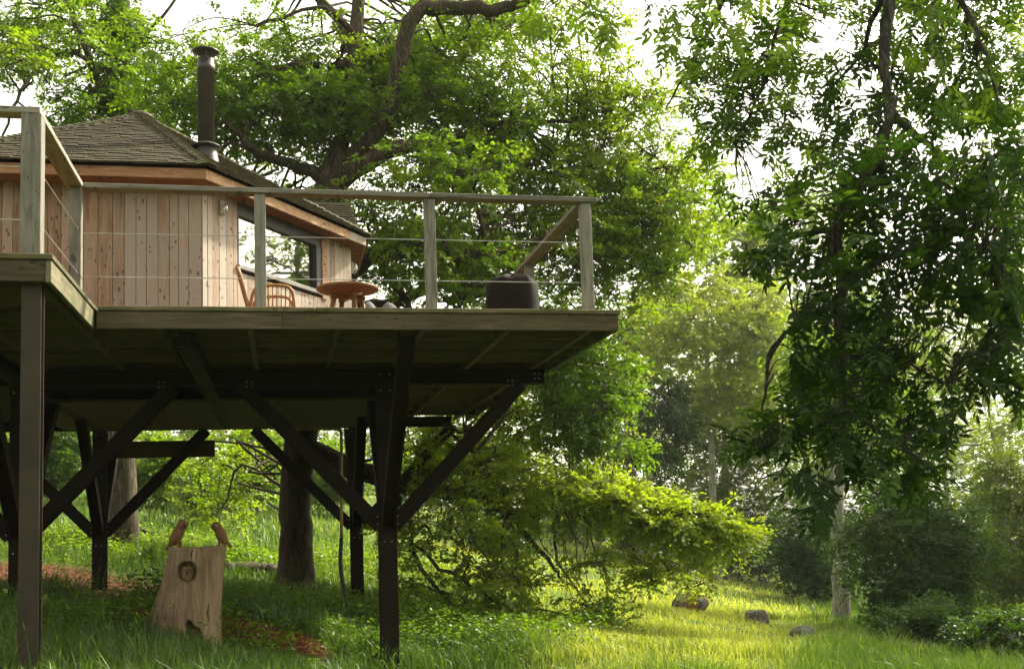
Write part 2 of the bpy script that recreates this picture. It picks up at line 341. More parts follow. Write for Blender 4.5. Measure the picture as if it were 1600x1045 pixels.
def sprays(lv, twigs, cen, rad, ns, m, slen, L, tone, flat=0.45, droop=0.25, wr=0.6):
    """ns leafy twigs of m leaves through an ellipsoid; twigs run outwards and leaves lie along them"""
    cen = np.array(cen); rad = np.array(rad)
    u = unit(R.normal(size=(ns, 3))) * (R.uniform(0.05, 1, (ns, 1)) ** 0.45)
    o = cen + u * rad
    d = unit(unit(u * rad) * 0.9 + R.normal(size=(ns, 3)) * np.array([0.6, 0.6, 0.6 * flat]) + np.array([0, 0, 0.05 - droop * 0.5]))
    side = unit(np.cross(d, np.array([0, 0, 1.0]) + R.normal(size=(ns, 3)) * 0.25)); nn = np.cross(side, d); nn *= np.sign(nn[:, 2:3] + 1e-6)
    sl = slen * R.uniform(0.55, 1.35, ns)
    t = R.uniform(0, 1, (ns, m)) ** 0.8
    sg = R.choice([-1.0, 1.0], (ns, m))
    lat = R.normal(size=(ns, m)) * 0.20 * sl[:, None] * (0.35 + t)
    P = o[:, None] + d[:, None] * (t * sl[:, None])[..., None] + side[:, None] * lat[..., None] + R.normal(size=(ns, m, 3)) * (0.05 * slen)
    P[..., 2] -= droop * 0.35 * (t ** 2) * sl[:, None]
    D = d[:, None] * 0.8 + side[:, None] * (sg * 0.8)[..., None] + R.normal(size=(ns, m, 3)) * 0.35 + np.array([0, 0, -0.25 * droop])
    N = nn[:, None] + R.normal(size=(ns, m, 3)) * 0.42
    ll = L * R.uniform(0.65, 1.3, (ns, m))
    tn = tone + R.normal(size=(ns, 1)) * 0.10 + R.normal(size=(ns, m)) * 0.09
    k = ns * m
    lv.add(P.reshape(k, 3), D.reshape(k, 3), N.reshape(k, 3), ll.reshape(k), ll.reshape(k) * wr, tn.reshape(k))
    if twigs is not None:
        for i in range(0, ns, 2): twigs.append((o[i] - d[i] * sl[i] * 0.5, o[i] + d[i] * sl[i] * 0.75, 0.006 + 0.004 * R.random()))
    return o
def twig_mesh(mb, twigs):
    for a, b, r in twigs:
        mb.tube([a, b], [r, r * 0.35], 3, False)
def smooth_line(P, n=4):
    P = np.array(P, float); out = []
    Q = np.vstack([2 * P[0] - P[1], P, 2 * P[-1] - P[-2]])
    for i in range(1, len(Q) - 2):
        for k in range(n):
            t = k / n; a, b, c, d = Q[i - 1], Q[i], Q[i + 1], Q[i + 2]
            out.append(0.5 * (2 * b + (c - a) * t + (2 * a - 5 * b + 4 * c - d) * t * t + (3 * b - a - 3 * c + d) * t ** 3))
    out.append(P[-1]); return np.array(out)
def limb(pts, n=5, wob=0.0):
    """pts: rows (x, y, z, radius)"""
    q = smooth_line(pts, n)
    if wob: q[1:-1, :3] += R.normal(size=(len(q) - 2, 3)) * wob
    q[:, 3] = np.maximum(q[:, 3], 0.004); return q
def pl(*rows):
    """limb control points from picture position, distance and radius"""
    return np.array([[*at(a, b, Y), r] for a, b, Y, r in rows])
def branch_to(skel, c, r0=0.035, sag=0.15):
    """a curved branch from the nearest limb point to c"""
    d = np.linalg.norm(skel[:, :3] - c, axis=1) + 1.2 * np.maximum(0, skel[:, 2] - c[2]) * 0.3
    k = int(np.argmin(d)); a = skel[k, :3]; r0 = min(r0, skel[k, 3] * 0.7); v = c - a; ln = np.linalg.norm(v)
    m1 = a + v * 0.35 + R.normal(size=3) * 0.10 * ln + np.array([0, 0, sag * ln * 0.4]); m2 = a + v * 0.7 + R.normal(size=3) * 0.09 * ln + np.array([0, 0, sag * ln * 0.3])
    return limb(np.array([[*a, r0], [*m1, r0 * 0.75], [*m2, r0 * 0.55], [*c, r0 * 0.3]]), 3)
def in_poly(px, py, poly):
    c = False; n = len(poly); j = n - 1
    for i in range(n):
        xi, yi = poly[i]; xj, yj = poly[j]
        if (yi > py) != (yj > py) and px < (xj - xi) * (py - yi) / (yj - yi) + xi: c = not c
        j = i
    return c
def fill(poly, n, Y0, Y1, holes=(), sep=22, rr=None):
    rr = rr or random; xs = [p[0] for p in poly]; ys = [p[1] for p in poly]; out = []; tries = 0
    while len(out) < n and tries < n * 60:
        tries += 1; px = rr.uniform(min(xs), max(xs)); py = rr.uniform(min(ys), max(ys))
        if not in_poly(px, py, poly): continue
        if any(((px - h[0]) / h[2]) ** 2 + ((py - h[1]) / h[3]) ** 2 < 1 for h in holes): continue
        Y = rr.uniform(Y0, Y1)
        if any(abs(px - q[0]) < sep and abs(py - q[1]) < sep and abs(Y - q[2]) < 1.2 for q in out): continue
        out.append((px, py, Y))
    return out

# ------------------------------------------------------------------ ground
def axis(*seg):
    return np.unique(np.round(np.concatenate([np.arange(a, b, st) for a, b, st in seg]), 3))
gx = axis((-70, -20, 4), (-20, -6, 1), (-6, 8, 0.2), (8, 24, 0.6), (24, 60, 2), (60, 121, 5))
gy = axis((-12, 4, 1.5), (4, 24, 0.2), (24, 50, 0.7), (50, 90, 2), (90, 175, 6))
SOIL = [(*ground(150, 925)[:2], 1.5, 2.6), (*ground(60, 905)[:2], 1.3, 2.8), (*ground(300, 965)[:2], .9, .55), (*ground(390, 982)[:2], .55, .9), (*ground(450, 1000)[:2], .5, .8), (*ground(235, 960)[:2], .9, .6)]
def soil_at(X, Y):
    s = 0
    for cx, cy, a, b in SOIL: s = np.maximum(s, 1 - ss(0.55, 1.15, np.sqrt(((X - cx) / a) ** 2 + ((Y - cy) / b) ** 2) + 0.12 * fbm(X, Y, 2.2, 5)))
    return s
GX, GY = np.meshgrid(gx, gy); GZ = gz(GX, GY)
nv = len(gx); idx = np.arange(GX.size).reshape(GX.shape)
gq = np.stack([idx[:-1, :-1], idx[:-1, 1:], idx[1:, 1:], idx[1:, :-1]], -1).reshape(-1, 4)
go = np_mesh("ground", np.stack([GX, GY, GZ], -1).reshape(-1, 3), gq, 'ground')
sa = go.data.attributes.new("soil", 'FLOAT', 'POINT'); sa.data.foreach_set('value', soil_at(GX, GY).ravel().astype(np.float32))
go.data.polygons.foreach_set('use_smooth', [True] * len(go.data.polygons))
tag(go, "sloping grassy meadow with bare brown soil under the cabin", "ground", kind="structure")

# ------------------------------------------------------------------ raised deck
ZD, H = 1.927, 0.189
XL, XR, YF, YO, YB = -1.50, 3.056, 9.73, 7.94, 18.3
deck = thing("raised_deck", (0.8, 12.3, 1.7), "raised timber deck with mossy edge boards and joists showing underneath", "deck")
def board(name, mat, a, b, parent, bevel=0.004):
    a = np.array(a, float); b = np.array(b, float)
    return MB().box((a + b) / 2, b - a).build(name, mat, parent, bevel=bevel)
# fascias
board("fascia_board", 'deckx', (XL + .004, YF + .02, ZD - H), (0.02, YF + .055, ZD - .042), deck)
board("fascia_board", 'deckx', (0.024, YF + .02, ZD - H), (XR - .02, YF + .055, ZD - .042), deck)
board("fascia_board", 'decky', (XL - .05, YO + .02, ZD - H - .006), (XL - .012, YF + .018, ZD - .042), deck)
board("fascia_board", 'deckx', (-4.6, YO + .02, ZD - H), (XL - .052, YO + .055, ZD - .042), deck)
board("fascia_board", 'decky', (XR - .055, YF + .057, ZD - H), (XR - .02, YB, ZD - .042), deck)
# edge boards
board("edge_board", 'edge', (XL + .02, YF, ZD - .04), (0.30, YF + .14, ZD), deck, .006)
board("edge_board", 'edge', (0.304, YF, ZD - .04), (XR - .143, YF + .14, ZD + .001), deck, .006)
board("edge_board", 'edge', (XR - .14, YF, ZD - .04), (XR, YB, ZD), deck, .006)
board("edge_board", 'edge', (XL - .14, YO + .143, ZD - .04), (XL, YF + .14, ZD + .001), deck, .006)
board("edge_board", 'edge', (-4.6, YO, ZD - .04), (XL, YO + .14, ZD), deck, .006)
# deck boards run front to back
x = XL + .045; k = 0
while x < XR - .2:
    ye = YB if x > 1.0 else 13.6
    cut = 12.30 + R.choice([-.9, 0, .8])
    for y0, y1 in ((YF + .143, min(cut, ye)), (min(cut, ye) + .004, ye)):
        if y1 - y0 > .2: unit_box("deck_board", 'board', (x + .07, (y0 + y1) / 2, ZD - .015 + R.uniform(-.0015, .0015)), (.140, y1 - y0, .028), None, deck)
    x += .146
unit_box("deck_board", 'board', (-1.585, (9.88 + 13.6) / 2, ZD - .021), (.26, 13.6 - 9.88, .026), None, deck)
x = -4.5
while x < XL - .15:
    unit_box("deck_board", 'board', (x + .07, (YO + .143 + 18.2) / 2, ZD - .015 + R.uniform(-.0015, .0015)), (.140, 18.2 - YO - .143, .028), None, deck); x += .146
# joists
for y in (9.81, 10.30, 10.78, 11.26, 11.74, 12.55, 13.9, 14.8, 15.7, 16.6, 17.4):
    x0 = -4.5 if y > 9.9 and y < 13 else (XL if y < 13 else 1.3)
    unit_box("joist", 'joist', ((x0 + XR - .06) / 2, y, ZD - .031 - .073), (XR - .06 - x0, .047, .145), None, deck)
for xx in (2.78, 2.02, 1.25, 0.5, -0.25, -1.0):
    y1 = 18.0 if xx > 1.2 else 12.9
    unit_box("cross_joist", 'joist', (xx, (9.84 + y1) / 2, ZD - .031 - .079), (.047, y1 - 9.84, .155), None, deck)
for xx in (-1.62, -2.35, -3.1, -3.85):
    unit_box("cross_joist", 'joist', (xx, (8.0 + 12.9) / 2, ZD - .031 - .079), (.047, 4.9, .155), None, deck)
for y in (8.9, 9.9, 10.9, 11.9):
    unit_box("joist", 'joist', (-3.06, y, ZD - .031 - .073), (3.0, .047, .145), None, deck)

# ------------------------------------------------------------------ railing
rail = thing("deck_railing", (0.6, 9.95, ZD), "weathered grey timber railing with thin steel wires round the deck edge", "railing")
ZT = 3.027
PW = .098
def rpost(x, y, w=PW): return MB().box((x, y, (ZD + ZT - .046) / 2), (w, w, ZT - .046 - ZD)).build("post", 'post', rail, bevel=.004)
for x in (-.16, 1.35, 2.82): rpost(x, 9.98)
rpost(-1.69, 9.92); rpost(-1.69, 8.22, .135)
rpost(2.83, 12.45); rpost(-4.3, 8.22)
def rrail(a, b, mat): MB().box((np.array(a) + np.array(b)) / 2, np.abs(np.array(b) - np.array(a))).build("handrail", mat, rail, bevel=.004)
rrail((-1.628, 9.905, ZT - .044), (1.345, 10.045, ZT), 'railx'); rrail((1.349, 9.905, ZT - .044), (2.925, 10.045, ZT), 'railx')
rrail((-1.772, 8.295, ZT - .046), (-1.632, 10.045, ZT - .001), 'raily')
rrail((-4.6, 8.150, ZT - .046), (-1.632, 8.290, ZT - .001), 'railx')
rrail((2.76, 10.049, ZT - .046), (2.90, 13.0, ZT - .001), 'raily')
for z in (2.225, 2.605):
    MB().tube([(-1.69, 9.98, z), (2.82, 9.98, z + .004)], .0042, 6).build("wire", 'wire', rail)
    MB().tube([(-1.66, 8.2, z), (-1.66, 9.92, z)], .0042, 6).build("wire", 'wire', rail)
    MB().tube([(-4.3, 8.2, z), (-1.69, 8.2, z)], .0042, 6).build("wire", 'wire', rail)
    MB().tube([(2.83, 9.98, z), (2.83, 12.45, z)], .0035, 6).build("wire", 'wire', rail)
    for x in (-.16, 1.35, 2.82):
        MB().tube([(x + PW / 2 - .002, 9.98, z), (x + PW / 2 + .012, 9.98, z)], .009, 8).build("wire_ferrule", 'wire', rail)

# ------------------------------------------------------------------ steel frame
steel = thing("steel_frame", (1.06, 12.3, float(gz(1.06, 12.3))), "dark brown steel columns, beams and diagonal braces carrying the deck", "support frame")
def hsec(name, p, q, w, d, mat='steel', up=(0, 1, 0), tf=.012):
    """H-section bar from p to q: flanges w wide, faces d apart along 'up'"""
    p = np.array(p, float); q = np.array(q, float); t = unit(q - p); u_ = np.array(up, float); u_ = unit(u_ - t * (u_ @ t)); s_ = np.cross(t, u_)
    rot = np.stack([s_, u_, t], 1); L = np.linalg.norm(q - p); c = (p + q) / 2; m = MB()
    m.box(c + u_ * (d / 2 - tf / 2), (w, tf, L), rot); m.box(c - u_ * (d / 2 - tf / 2), (w, tf, L), rot); m.box(c, (tf * .8, d - 2 * tf - .0005, L - .001), rot)
    return m.build(name, mat, steel)
def bolts(pts, n=(0, -1, 0), par=None):
    n = np.array(n, float)
    for p in pts:
        p = np.array(p, float); MB().tube([p - n * .004, p + n * .014], .0095, 6).build("bolt", 'bolt', par or steel)
XC, XC2, Y1, Y2 = 1.12, -2.62, 12.3, 17.5
gcol = lambda x, y: float(gz(x, y)) - .4
hsec("column", (-1.655, 8.1, gcol(-1.65, 8.1)), (-1.655, 8.1, 1.75), .128, .115, 'steel_lit')
def plate(c, size): MB().box(c, size).build("end_plate", 'steel', steel)
BT = 1.735
for y, x0, x1, dep in ((Y1, -4.6, 2.90, .155), (Y2, -4.6, 2.62, .155)):
    hsec("beam", (x0, y, BT - dep / 2), (x1, y, BT - dep / 2), .15, dep, up=(0, 0, 1)); plate((x1 + .006, y, BT - dep / 2), (.010, .15, dep))
for xx in (-.78, XC2):
    hsec("beam", (xx, 9.9, BT - .078), (xx, Y1 - .08, BT - .078), .15, .15, up=(0, 0, 1)); hsec("beam", (xx, Y1 + .08, BT - .078), (xx, Y2 - .08, BT - .078), .15, .15, up=(0, 0, 1))
nz1, nz2 = .04, .06
for cx, cy, w in ((XC, Y1, .19), (XC2, Y1, .17), (XC, Y2, .19), (XC2, Y2, .19)):
    hsec("column", (cx, cy, gcol(cx, cy)), (cx, cy, BT - .16), w, w)
    nz = nz1 if cy == Y1 else nz2; yb = cy - w / 2
    reach = 1.52
    for sg in (-1, 1):
        a = (cx + sg * (w / 2 - .02), cy, nz); b = (cx + sg * (reach), cy, BT - .165)
        hsec("brace", a, b, .15, .165); bolts([(b[0] - sg * .10 - dx, cy - .078, BT - .13 - dz) for dx in (0, .05) for dz in (0, .05)])
        bolts([(cx + sg * .11, cy - .072, nz + .02), (cx + sg * .11, cy - .072, nz + .10)])
    # braces along the depth
    for sg in (-1, 1):
        yy = cy + sg * 1.75
        if cx == XC and cy == Y1 and sg == -1: yy = 10.0
        hsec("brace", (cx, cy + sg * (w / 2 - .02), nz - .02), (cx + (.0), yy, BT - .02), .15, .14, up=(1, 0, 0))
    bolts([(cx - .04, yb, nz - .17), (cx + .04, yb, nz - .17)])
    bolts([(cx + dx, yb - .0, BT - .06 - dz) for dx in (-.05, .05) for dz in (0, .17)])
bolts([(2.80, Y1 - .078, BT - .05), (2.85, Y1 - .078, BT - .05), (2.80, Y1 - .078, BT - .11), (2.85, Y1 - .078, BT - .11)])

# ------------------------------------------------------------------ cabin
cabin = thing("timber_cabin", (-1.2, 15.0, ZD), "larch-clad cabin with mossy hipped shingle roof and slanting picture window", "cabin")
Pa = np.array([-.85, 13.0]); dv = np.array([0.568, 0.823]); dv /= np.linalg.norm(dv); nrm = np.array([dv[1], -dv[0]])
ZW = 3.985
rot2 = np.array([[dv[0], -nrm[0], 0], [dv[1], -nrm[1], 0], [0, 0, 1]])     # x along facet, y inwards
def f2(s, out, z): p = Pa + dv * s + nrm * out; return np.array([p[0], p[1], z])
# facet 1 boards, widths uneven
x = -.85 - .012; first = True
while x > -4.9:
    w = R.choice([.098, .112, .125, .14, .155], p=[.15, .3, .25, .2, .1])
    mat = 'clad'
    unit_box("wall_board", mat, (x - w / 2, 13.0 + .012 + R.uniform(-.0025, .0025), (ZD + ZW) / 2), (w - .006, .022, ZW - ZD), None, cabin); x -= w
s = .006
while s < 3.25:
    w = float(R.choice([.085, .10, .115, .13])); 
    if s < .64 and s + w > .60: w = .646 - s
    elif .64 < s < 2.57 and s + w > 2.54: w = 2.586 - s
    elif s + w > 3.2: w = 3.258 - s
    if s < .64 or s > 2.58: z0, z1 = ZD, ZW
    else: z0, z1 = ZD, 3.10
    unit_box("wall_board", 'clad2', f2(s + w / 2, -.012 + R.uniform(-.0025, .0025), (z0 + z1) / 2), (w - .006, .022, z1 - z0), rot2, cabin); s += w
# hidden sides and a dark lining so that the room behind the glass reads as a room
Pb = Pa + dv * 3.26
mb = MB(); mb.box((Pb[0] - .02, Pb[1] + 1.7, (ZD + ZW) / 2), (.03, 3.38, ZW - ZD)); mb.build("side_wall", 'clad', cabin)
mb = MB(); mb.box((-1.9, Pb[1] + 3.4, (ZD + ZW) / 2), (5.9, .03, ZW - ZD)); mb.build("rear_wall", 'clad', cabin)
mb = MB(); mb.box((-4.92, 15.8, (ZD + ZW) / 2), (.03, 6.4, ZW - ZD)); mb.build("side_wall", 'clad', cabin)
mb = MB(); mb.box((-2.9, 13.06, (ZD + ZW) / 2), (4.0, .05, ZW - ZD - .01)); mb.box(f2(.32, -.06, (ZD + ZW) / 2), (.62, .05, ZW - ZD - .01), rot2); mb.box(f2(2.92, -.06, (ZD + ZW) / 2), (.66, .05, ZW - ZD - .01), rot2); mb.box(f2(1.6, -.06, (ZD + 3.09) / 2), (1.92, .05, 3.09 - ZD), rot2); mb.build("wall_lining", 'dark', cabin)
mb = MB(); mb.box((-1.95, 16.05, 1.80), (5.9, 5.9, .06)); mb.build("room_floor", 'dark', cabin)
# window
win = MB(); win.box(f2(1.56, -.05, 3.165), (1.84, .14, .05), rot2); wo_ = win.build("window", 'sill', cabin)
fr = MB(); fr.box(f2(1.56, -.055, 3.885), (1.84, .10, .17), rot2); fr.box(f2(2.415, -.05, 3.495), (.115, .11, .61), rot2); fr.box(f2(.665, -.05, 3.495), (.03, .10, .61), rot2); fr.build("frame", 'frame', wo_)
sl = MB(); sl.box(f2(1.51, .012, 3.163), (1.75, .05, .052), rot2); sl.build("sill", 'sill', wo_, bevel=.004)
gl = MB(); gl.box(f2(1.52, -.06, 3.495), (1.68, .012, .61), rot2); gl.build("glass", 'glass', wo_)
tr = MB(); tr.box(f2(2.528, -.03, 3.50), (.105, .10, .82), rot2); tr.build("jamb_trim", 'fasd', wo_)
# eaves: fascia, soffit
E1 = np.array([-.785, 12.65]); E2 = np.array([1.198, 15.50]); E0 = np.array([-3.72, 12.65]); AP = np.array([-1.88, 16.0, 5.86]); ZE0, ZE1 = 3.944, 4.062
E3 = np.array([1.198, 19.6]); Em = np.array([-5.6, 15.4])
def prism(pts, z0, z1):
    m = MB(); n = len(pts); V = [(p[0], p[1], z0) for p in pts] + [(p[0], p[1], z1) for p in pts]
    return m.add(V, [tuple(range(n - 1, -1, -1)), tuple(range(n, 2 * n))] + [(i, (i + 1) % n, n + (i + 1) % n, n + i) for i in range(n)])
def edge_board_2d(A, B, th, z0, z1, mat, name):
    A = np.array(A); B = np.array(B); d = (B - A) / np.linalg.norm(B - A); n_ = np.array([-d[1], d[0]])
    return prism([A, B, B + n_ * th, A + n_ * th], z0, z1).build(name, mat, cabin, bevel=.003)
edge_board_2d(E0 - (1.5, 0), E1 - (.004, 0), .03, ZE0, ZE1, 'fasx', "fascia_board")
de = (E2 - E1) / np.linalg.norm(E2 - E1); Emid = E1 + de * (np.linalg.norm(E2 - E1) - .42)
edge_board_2d(E1, Emid, .03, ZE0, ZE1, 'fasd', "fascia_board"); edge_board_2d(Emid + de * .003, E2, .03, ZE0, ZE1 - .002, 'clad2', "fascia_board")
edge_board_2d(E2 + (0, .003), E3, .03, ZE0, ZE1, 'fasd', "fascia_board")
prism([E0 - (1.5, -.04), E1 + (-.02, .04), E1 + (.0, .30), (-.85, 13.06), (-5.2, 13.06)], ZE0 + .010, ZE0 + .03).build("soffit_board", 'soff', cabin)
nin = np.array([-nrm[0], -nrm[1]])
prism([E1 + nin * .04 + de * .05, E2 + nin * .04 - de * .02, Pb + nin * .06, Pa + nin * .06 + dv * .05], ZE0 + .012, ZE0 + .032).build("soffit_board", 'soff', cabin)
prism([E2 + (-.04, .1), E3 + (-.04, 0), E3 + (-.3, 0), E2 + (-.3, .1)], ZE0 + .014, ZE0 + .034).build("soffit_board", 'soff', cabin)
# roof underlay planes and shingle courses
ZR = 4.095
roof_faces = [(np.array([*E0, ZR]), np.array([*E1, ZR])), (np.array([*E1, ZR]), np.array([*E2, ZR])), (np.array([*E2, ZR]), np.array([*E3, ZR])), (np.array([*(E0 + (-1.9, 2.8)), ZR]), np.array([*E0, ZR])), (np.array([*E3, ZR]), np.array([*(E0 + (-1.9, 2.8)), ZR]))]
mb = MB()
for a, b in roof_faces: mb.add([a + (0, 0, -.03), b + (0, 0, -.03), AP + (0, 0, -.03)], [(0, 1, 2)])
mb.build("roof", 'void', cabin)
n_sh = [0]; rest = MB()
def course_roof(A, B, C, expo=.128, first_over=.05, limit=150, wmin=.09, wmax=.17):
    """overlapping shingle courses on the triangle (or trapezium) A-B eave, C apex"""
    A = np.array(A, float); B = np.array(B, float); C = np.array(C, float); e = (B - A); L = np.linalg.norm(e); e /= L
    foot = A + e * ((C - A) @ e); up_ = C - foot; S = np.linalg.norm(up_); up_ /= S; n_ = np.cross(e, up_)
    ta = (C - A) @ e
    rows = int(S / expo); cnt = 0
    for r_ in range(rows + 1):
        s0 = r_ * expo - first_over; f = np.clip((s0 + .5 * expo) / S, 0, 1); x0 = ta * f; x1 = L + (ta - L) * f
        xx = x0 - .02
        while xx < x1 - .02:
            w = R.uniform(wmin, wmax); w = min(w, x1 + .03 - xx)
            if w < .03: break
            ln = expo * 1.9; tilt = .085
            th = R.uniform(.018, .034)
            u2 = up_ * math.cos(tilt) - n_ * math.sin(tilt); n2 = np.cross(e, u2); rot = np.stack([e, u2, n2], 1)
            c = A + e * (xx + w / 2) + up_ * (s0 + R.uniform(-.012, .012)) + u2 * (ln / 2) + n_ * (.024 + R.uniform(0, .004))
            if cnt < limit: unit_box("shingle", 'shing', c, (w - .005, ln, th), rot, cabin)
            else: rest.box(c, (w - .005, ln, th), rot)
            cnt += 1; xx += w
course_roof(roof_faces[0][0], roof_faces[0][1], AP, limit=230)
course_roof(roof_faces[1][0], roof_faces[1][1], AP, limit=40)
course_roof(roof_faces[2][0], roof_faces[2][1], AP, .2, limit=0, wmin=.3, wmax=.5)
course_roof(roof_faces[3][0], roof_faces[3][1], AP, .2, limit=0, wmin=.3, wmax=.5)
# rear wing roof seen past the window eave
wa = np.array([0.0, 15.62, 4.20]); wb = np.array([1.10, 15.62, 4.20]); up_w = unit(np.array([0, .9, .62])); 
wm = MB()
wm.add([wa, wb, wb + up_w * 1.1 + (-.05, 0, 0), wa + up_w * 1.1], [(0, 1, 2, 3)]); wm.build("wing_roof", 'void', cabin)
for r_ in range(11):
    xx = 0.1
    while xx < 1.1 - .006 * r_:
        w = min(R.uniform(.10, .16), 1.11 - .006 * r_ - xx); 
        if w < .03: break
        e = np.array([1, 0, 0.0]); n_ = np.cross(e, up_w); u2 = up_w * math.cos(.1) - n_ * math.sin(.1); rot = np.stack([e, u2, np.cross(e, u2)], 1)
        c = wa + e * (xx + w / 2) + up_w * (r_ * .1 - .03) + u2 * .09 + n_ * .024
        unit_box("shingle", 'shing', c, (w - .005, .18, R.uniform(.014, .024)), rot, cabin) if r_ < 4 else rest.box(c, (w - .005, .18, R.uniform(.014, .024)), rot); xx += w
ro = rest.build("shingles", 'shing', cabin); ro['kind'] = 'stuff'
# lapped hip shingles
for A in (E1, E0, E2):
    a = np.array([A[0], A[1], ZR]); v = AP - a; Lh = np.linalg.norm(v); v /= Lh; sd = unit(np.cross(v, np.array([0, 0, 1.0]))); n_ = np.cross(sd, v)
    for k in range(int(Lh / .105)):
        t = -.06 + k * .105; til = .16; u2 = v * math.cos(til) - n_ * math.sin(til)
        for sg in (-1, 1):
            s2 = unit(sd * sg - n_ * .30); m_ = np.cross(s2, u2) * sg; s3 = np.cross(u2, m_)
            unit_box("hip_shingle", 'hip', a + v * t + u2 * .10 + s2 * .062 + n_ * (.055 + R.uniform(0, .006)), (.125, .20, .016), np.stack([s3, u2, m_], 1), cabin)
mb = MB(); mb.lathe(AP + (0, 0, -.02), [(.20, -.02), (.17, .03), (.10, .075), (.03, .09)], 14); mb.build("finial_cap", 'steel_lit', cabin, True)
# flue
fl = np.array([-.875, 14.15])
pf = MB(); pf.lathe((fl[0], fl[1], 0), [(.104, 4.80), (.104, 5.80), (.109, 5.802), (.109, 5.89), (.104, 5.892), (.104, 5.96)], 28); fo = pf.build("flue", 'flue', cabin, True)
m_ = MB(); m_.lathe((fl[0], fl[1], 0), [(.21, 4.34), (.17, 4.56), (.125, 4.81), (.112, 4.84)], 28); m_.build("flashing", 'flue', fo, True)
m_ = MB(); m_.lathe((fl[0], fl[1], 0), [(.105, 4.87), (.185, 4.825), (.187, 4.818), (.105, 4.81)], 28); m_.build("storm_collar", 'flue', fo, True)
m_ = MB(); m_.lathe((fl[0], fl[1], 0), [(.04, 6.10), (.10, 6.095), (.162, 6.065), (.164, 6.055), (.157, 6.05), (.09, 6.025), (.02, 6.02)], 28); m_.build("rain_cap", 'flue', fo, True)
m_ = MB()
for k in range(3):
    a = k * 2.1 + .6; m_.box((fl[0] + .1 * math.cos(a), fl[1] + .1 * math.sin(a), 5.99), (.014, .014, .13))
m_.build("cap_bracket", 'flue', fo)
# underside: floor panel and service box
MB().box((-.92, 15.6, 1.60), (4.36, 3.6, .03)).build("floor_panel", 'ply', cabin)
MB().box((-1.70, 17.62, 1.30), (1.43, .06, .25)).build("service_box", 'ply', cabin)

def wall_lamp(label, p, nrm_):
    n_ = np.array([nrm_[0], nrm_[1], 0.0]); s_ = np.array([-n_[1], n_[0], 0]); rot = np.stack([s_, n_, np.array([0, 0, 1.0])], 1)
    t = thing("wall_lamp", p, label, "wall lamp", "caged bulkhead lamps on the cabin wall")
    MB().box(np.array(p) + n_ * .012, (.085, .022, .17), rot).build("backplate", 'brass', t, bevel=.006)
    MB().ell(np.array(p) + n_ * .055 + (0, 0, -.015), (.036, .042, .075), rot).build("lamp_glass", 'bulb', t, True)
    c = MB()
    for k in range(5):
        a = math.pi * (k + .5) / 5; d_ = s_ * math.cos(a) * .042 + n_ * (math.sin(a) * .050)
        b_ = np.array(p) + n_ * .02
        c.tube([b_ + d_ + (0, 0, .06), b_ + d_ * 1.03 + (0, 0, -.02), b_ + d_ * .8 + (0, 0, -.075), b_ + n_ * .02 + (0, 0, -.098)], .0035, 5)
    for zz in (.055, .01, -.04):
        c.tube([np.array(p) + n_ * .02 + s_ * math.cos(a) * .043 + n_ * math.sin(a) * .051 + (0, 0, zz) for a in np.linspace(0, math.pi, 9)], .0035, 5)
    c.build("cage", 'brass', t)
wall_lamp("caged bulkhead lamp on the pale boards left of the picture window", f2(.34, .0, 3.80), nrm)
wall_lamp("caged bulkhead lamp seen side-on at the cabin's far corner, right of the window", (Pb[0] + .0, Pb[1] + .12, 3.70), (1, 0))

# drain pipe under the floor
dp = thing("drain_pipe", (.83, 15.9, float(gz(.83, 15.9))), "amber plastic pipe bending down to a black hose beside the rear column", "pipe")
MB().tube(smooth_line([(.2, 15.9, 1.43), (.74, 15.9, 1.42), (.82, 15.9, 1.38), (.83, 15.9, 1.2), (.81, 15.9, -.14)], 5), .022, 10).build("pipe", 'pipe', dp, True)
MB().tube(smooth_line([(.81, 15.9, -.10), (.79, 15.88, -.45), (.83, 15.85, -.8), (.92, 15.8, float(gz(.92, 15.8)) - .05)], 6), .030, 10).build("hose", 'rubber', dp, True)

# ------------------------------------------------------------------ things on the deck
ch = thing("rattan_chair", (-.1, 11.45, ZD), "low rattan armchair with spindled sides, its tall back leaning towards the window wall", "chair")
def tb(name, pts, r, n=8, k=5, par=None): return MB().tube(smooth_line(pts, k), r, n).build(name, 'rattan', par or ch, True)
ya, yb_ = 11.20, 11.74
for yy in (ya, yb_):   # arched side panels filled with spindles
    sp_ = tb("side_frame", [(-.27, yy, ZD + .03), (-.275, yy, ZD + .30), (-.24, yy, ZD + .455), (-.15, yy, ZD + .50), (.04, yy, ZD + .505), (.115, yy, ZD + .465), (.14, yy, ZD + .36), (.165, yy, ZD)], .0165)
    for k in range(9):
        xx = -.235 + k * .042; tb("spindle", [(xx - .01, yy, ZD + .02), (xx, yy, ZD + .30), (xx + .004, yy, ZD + .497 if xx < .06 else ZD + .475)], .0065, 6, 2, sp_)
    for zz in (.245, .285): tb("cross_rail", [(-.275, yy, ZD + zz), (-.05, yy, ZD + zz + .003), (.145, yy, ZD + zz)], .010, 8, 3)
    tb("back_rail", [(-.24, yy, ZD + .02), (-.30, yy, ZD + .30), (-.375, yy, ZD + .60), (-.40, yy + (.05 if yy == ya else -.05), ZD + .69)], .018)
tb("back_rail", [(-.40, ya + .05, ZD + .69), (-.405, (ya + yb_) / 2, ZD + .72), (-.40, yb_ - .05, ZD + .69)], .018)
for k in range(13):
    f = k / 12; xx, zz = -.245 - .145 * f ** 1.15, .05 + .60 * f; tb("rung", [(xx, ya, ZD + zz), (xx - .012, 11.47, ZD + zz + .004), (xx, yb_, ZD + zz)], .0075, 6, 2)
m = MB()
for k in range(11): m.tube([(-.25 + k * .038, ya, ZD + .27), (-.25 + k * .038, yb_, ZD + .27)], .009, 6)
m.build("seat", 'rattan', ch, True)
